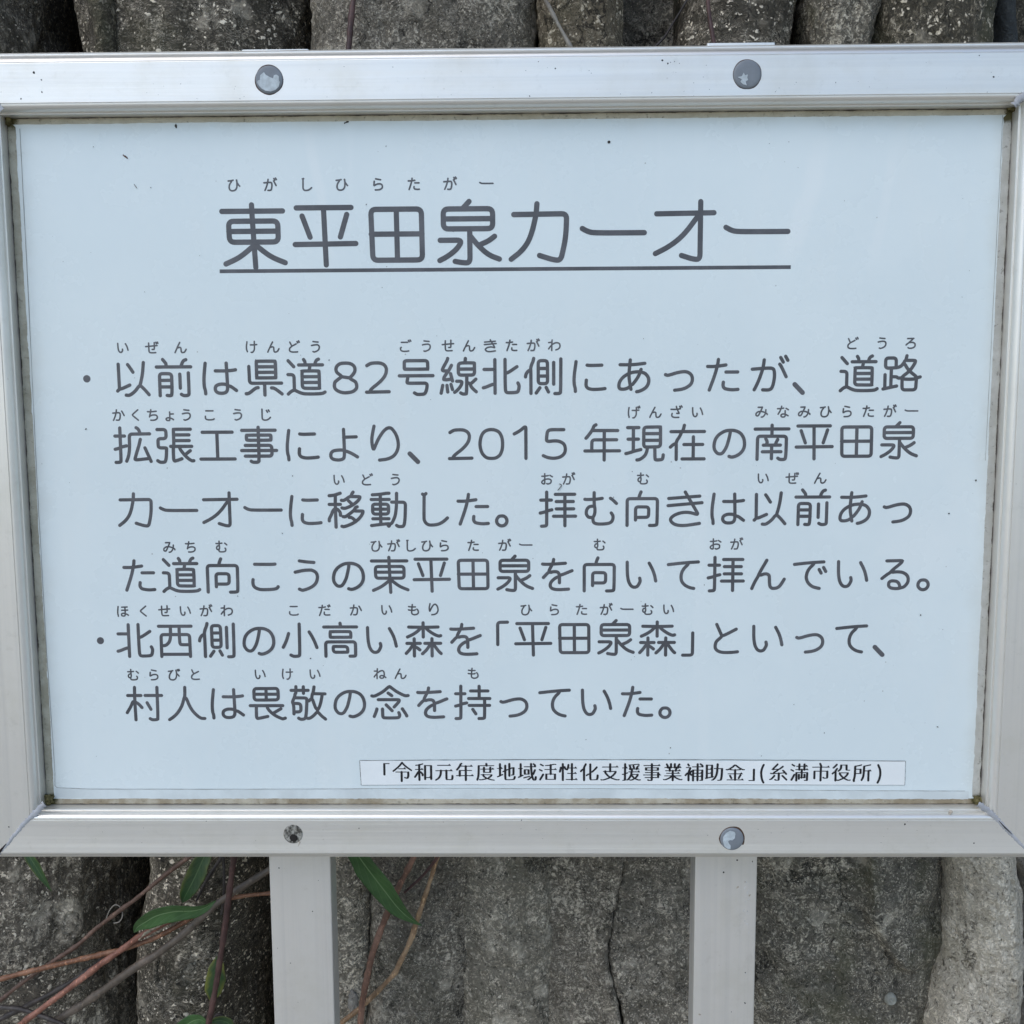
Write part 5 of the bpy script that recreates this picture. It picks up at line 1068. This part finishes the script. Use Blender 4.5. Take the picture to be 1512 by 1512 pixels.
LF = leaf_mat("leaf_green", (.036, .092, .024, 1), (.062, .140, .040, 1), (.16, .25, .11, 1))
LF2 = leaf_mat("leaf_dark_green", (.018, .050, .016, 1), (.032, .078, .024, 1), (.075, .13, .05, 1), .3)
LF3 = leaf_mat("leaf_yellowing", (.022, .055, .018, 1), (.042, .088, .026, 1), (.08, .13, .05, 1), .6)
def leaf(mid, widths, Y, mat, parent, label=None, fold=.25, twist=0.0, shift=None, name="leaf"):
    """midrib path in photo pixels, half-widths in px, depth list; the blade is a curved sheet with thickness"""
    n = len(mid); Ys = [y+14 for y in (Y if isinstance(Y, (list, tuple)) else [Y]*n)]
    P = catmull([at(x, y, d) for (x, y), d in zip(mid, Ys)], 10); N = len(P)
    w = np.interp(np.linspace(0, n-1, N), range(n), widths)*.44
    ts = np.linspace(0, 1, N)
    one = np.ones(N)
    T = np.gradient(P, axis=0); T /= np.linalg.norm(T, axis=1)[:, None]
    view = np.array([0, -1., 0]); side = np.cross(T, view); side /= np.linalg.norm(side, axis=1)[:, None]
    side = side*math.cos(twist)+view*math.sin(twist)
    nrm = np.cross(side, T)
    us = np.linspace(-1, 1, 15)
    wl = w*(1+.05*fbm(np.stack([ts*9, one, one*3], -1), 5, 2)); wr = w*(1+.05*fbm(np.stack([ts*9, one*4, one*3], -1), 6, 2))
    ww = np.where(us[None] < 0, wl[:, None], wr[:, None])
    V = P[:, None]+side[:, None]*(us[None]*ww)[..., None]
    lift = fold*np.abs(us)[None]**1.4*ww+.35*np.sin(ts*22)[:, None]*np.abs(us)[None]**2*.6
    V = V+nrm[:, None]*lift[..., None]*np.where(nrm[:, 1] < 0, 1, -1)[:, None, None]
    back = V[:, ::-1]+np.array([0, .25, 0])
    V2 = np.concatenate([V, back], 1)
    U = np.concatenate([np.broadcast_to(us[None], (N, 15)), np.broadcast_to(us[None, ::-1], (N, 15))], 1)
    VV = np.broadcast_to(ts[:, None], (N, 30))
    o = grid_obj(name, V2, mat, None, closed=True, attrs=dict(u=U, v=VV))
    if parent is not None:
        o.parent = parent; o.matrix_parent_inverse = Matrix.Translation(-parent.location)
    if label: o['label'] = label
    return o

sA = stem([(-30, 1496), (0, 1477), (33, 1451), (75, 1422), (114, 1396), (142, 1371), (180, 1342), (200, 1328), (241, 1294), (277, 1267), (312, 1240)], [1.3, 1.35, 1.4, 1.4, 1.5, 1.45, 1.4, 1.4, 1.5, 1.5, 1.5], [118, 118, 117, 116, 114, 112, 108, 105, 100, 96, 94], S_brown, "thin brown stem rising from lower left past the black gap to the frame", 1, [(142, 1371), (75, 1422)])
sB = stem([(-30, 1452), (0, 1446), (33, 1437), (82, 1425), (147, 1410), (180, 1402), (216, 1390), (241, 1379), (273, 1361), (314, 1335), (347, 1325), (396, 1319), (430, 1316)], [1.8, 1.75, 1.7, 1.7, 1.75, 1.7, 1.7, 1.7, 1.6, 1.5, 1.5, 1.5, 1.5], [112, 111, 110, 109, 107, 106, 106, 106, 107, 108, 108, 106, 104], S_orange, "orange brown stem crossing above the pinkish one at far left", 2, [(33, 1438), (147, 1411)])
sC = stem([(15, 1526), (33, 1511), (62, 1489), (105, 1457), (147, 1425), (180, 1402), (200, 1387), (233, 1369), (262, 1354)], [2.1, 2.1, 2.1, 2.1, 2.0, 2.0, 2.0, 1.9, 1.5], [100, 100, 100, 100, 101, 102, 102, 103, 104], S_red, "pinkish red peeling stem running under the curved green leaf", 3)
sD = stem([(55, 1530), (82, 1508), (131, 1477), (200, 1428), (233, 1408), (273, 1377), (314, 1339), (347, 1316), (396, 1285), (440, 1256)], [2.6, 2.6, 2.6, 2.5, 2.5, 2.4, 2.4, 2.3, 2.2, 2.2], [108, 107, 106, 103, 102, 100, 98, 96, 94, 92], S_grey, "thick grey brown stem slanting up to the left post", 4, [(314, 1339)])
sE = stem([(-30, 1524), (0, 1505), (41, 1485), (98, 1454), (139, 1427), (157, 1410)], [1.9, 1.9, 1.9, 1.8, 1.7, 1.4], [120, 120, 119, 117, 114, 112], S_dark, "dark stem below the orange one at far left", 5)
sG = stem([(-25, 1485), (0, 1487), (29, 1490), (54, 1497), (72, 1504), (95, 1513)], [1.6, 1.6, 1.6, 1.6, 1.5, 1.3], [104, 103, 102, 101, 99, 98], S_dark, "short blackish stem in the lower left corner", 6, [(54, 1497)])
sF = stem([(303, 1540), (308, 1512), (318, 1461), (326, 1412), (334, 1356), (339, 1314), (345, 1268), (350, 1225)], [1.9, 1.9, 1.9, 1.9, 2.0, 2.0, 1.9, 1.8], [88, 88, 88, 88, 87, 86, 84, 82], S_purple, "dark purple upright stem left of the left post", 7, [(332, 1370)])
sH = stem([(531, 1540), (532, 1512), (537, 1469), (547, 1420), (555, 1392), (567, 1360), (576.5, 1337), (586, 1316), (599, 1289.5), (611, 1266), (630, 1232)], [2.0, 2.0, 2.0, 2.1, 2.1, 2.2, 2.1, 1.9, 1.9, 1.8, 1.7], [100, 100, 100, 100, 100, 100, 99, 98, 96, 94, 90], stem_mat("stem_rust", (.150, .078, .052, 1), (.26, .145, .100, 1), 1.2), "reddish brown stem rising behind the long green leaf", 8, [(567, 1352)])
sI = stem([(480, 1524), (503, 1511), (542, 1479), (580, 1440), (590, 1422), (606, 1389), (616, 1358), (627, 1325), (638.6, 1289.5), (645, 1266), (655, 1232)], [1.7, 1.7, 1.6, 1.6, 1.75, 1.7, 1.6, 1.6, 1.5, 1.5, 1.5], [112, 111, 110, 109, 108, 107, 106, 105, 104, 102, 100], S_tan, "tan stem bent at a node, right of the reddish brown stem", 9, [(582, 1437)])
sJ = stem([(597, 1318), (606, 1310), (624, 1293), (642, 1271), (654, 1250)], [.7, .9, 1.0, 1.1, 1.1], [103, 102, 101, 99, 97], S_purple, "thin dark purple shoot between the reddish brown and tan stems", 10)
sK = stem([(526, -60), (523, -20), (521, 5), (518, 35), (515, 70), (512, 110), (506, 170)], 1.7, [112, 112, 112, 112, 112, 112, 112], S_purple, "dark red upright stem above the top rail, left of centre", 11)
sL = stem([(795, -20), (806, 1), (822.6, 33), (839, 63), (848, 82), (856, 110)], [1.0, 1.1, 1.1, 1.1, 1.0, .9], [112, 113, 114, 114, 114, 114], stem_mat("twig_pale", (.20, .175, .145, 1), (.32, .29, .245, 1), .6), "pale tan twig slanting across the root above the top rail", 12, [(841, 66)])
sM = stem([(1042, -50), (1045, -5), (1046, 10), (1049.5, 37), (1054, 63), (1060, 100), (1066, 150)], 1.25, [112]*7, S_purple, "thin dark red stem above the right post top", 13)
sN = stem([(1025, -20), (1011, 6), (995, 32), (980, 56), (966, 70), (950, 90)], [.6, .7, .7, .8, .8, .6], [150, 152, 154, 156, 156, 156], S_dark, "thin dark twig in the shadowy gap above the top rail", 14)
stem([(340, 1250), (326, 1268), (312, 1289), (301, 1308), (290, 1330)], [1.3, 1.3, 1.2, 1.1, .8], [112, 113, 114, 116, 118], S_dark, "dark short stem just right of the hanging leaf under the frame", 15)
stem([(329, 1240), (330, 1270), (331, 1300), (330, 1326), (327, 1350)], [.9, .9, .9, .9, .7], [104, 104, 105, 106, 107], S_dark, "thin blackish upright twig close beside the purple stem", 16)
stem([(310, 1512), (322, 1498), (333, 1505), (345, 1530)], [.8, 1.0, .9, .7], [104, 104, 104, 104], S_dark, "small dark bent twig at the foot of the purple stem", 17)
tl = catmull([at(x, y, 122) for x, y in ((157, 1356), (162, 1344), (170, 1336), (178, 1340), (181, 1352), (176, 1361), (168, 1363))], 8)
o = grid_obj("tendril", tube_pts(tl, [.45]*len(tl), 7), plain("dry_tendril", (.22, .20, .17), .7), None, closed=True); o.parent = sA; o.matrix_parent_inverse = Matrix.Translation(-sA.location)
o = strip_obj("peeling_bark", [(205, 1388), (214, 1379), (224, 1372), (236, 1367), (252, 1357), (268, 1352)], [.8, 2.0, 2.4, 1.5, 2.2, .8], 113.5, plain("dry_peel", (.30, .26, .19), .8, 0, .2, 300, .35, .0008), None, 8, 1.2, .5)
o.parent = sC; o.matrix_parent_inverse = Matrix.Translation(-sC.location)
lumpblob("bare_patch", 521, 1478, 139.5, 3.6, 2.0, 10.5, B['smooth'], tree, 77, .25)
leaf([(318, 1330), (303, 1340), (285, 1345), (258, 1346), (232, 1352), (214, 1362), (203, 1369), (198, 1377)], [1, 7, 13, 17, 17, 13, 7, .6], [96, 95, 93, 91, 90, 91, 93, 95], LF, sD, None, .30, .25)
leaf([(313, 1246), (303, 1262), (293, 1284), (283, 1305), (274, 1322), (269, 1333)], [5, 12, 16, 15, 10, .6], [98, 97, 96, 96, 97, 99], LF2, sF, None, .22)
leaf([(322, 1412), (321, 1424), (319, 1445), (315, 1464), (312, 1481)], [2, 12, 17, 14, .6], [97, 96, 95, 95, 96], LF3, sF, "small oval leaf with a yellow edge behind the purple stem", .15)
leaf([(306, 1512), (296, 1506), (284, 1508), (270, 1518), (255, 1532)], [1.5, 9, 13, 12, .6], [92, 91, 90, 90, 91], LF, sF, None, .2)
leaf([(310, 1510), (322, 1507), (336, 1510), (348, 1524)], [1.5, 9, 11, .6], [96, 97, 98, 99], LF2, sF, None, .2)
leaf([(498, 1226), (520, 1252), (543, 1283), (566, 1313), (588, 1341), (606, 1357), (623, 1366.5)], [6, 15, 20, 20, 14, 6, .6], [84, 84, 84, 84, 86, 88, 91], LF, sH, None, .22, -.15)
lw = leaf([(30, 1236), (42, 1262), (53, 1280), (65, 1299), (76, 1316)], [3, 7.5, 8, 4.5, .5], [104, 104, 104, 105, 107], LF2, None, None, .3, .3, name="leaf")
tag(lw, "narrow green leaf tip hanging under the left end of the frame", "leaf")
# pale shell on the bark
sc = at(1314, 1474, 146)
sh = grid_obj("snail_shell", disc_ring(sc, [(.01, -4.4), (.8, -4.5), (1.2, -3.7), (1.7, -3.6), (2.4, -4.3), (3.4, -4.0), (4.3, -2.6), (4.8, -.5), (4.6, 1.5), (4.0, 4)], 32), plain("pale_shell", (.34, .34, .29), .55, 0, .4, 250, .3, .0005, 300), None, closed=True)
tag(sh, "small round pale shell stuck on the bark right of the right post", "shell")
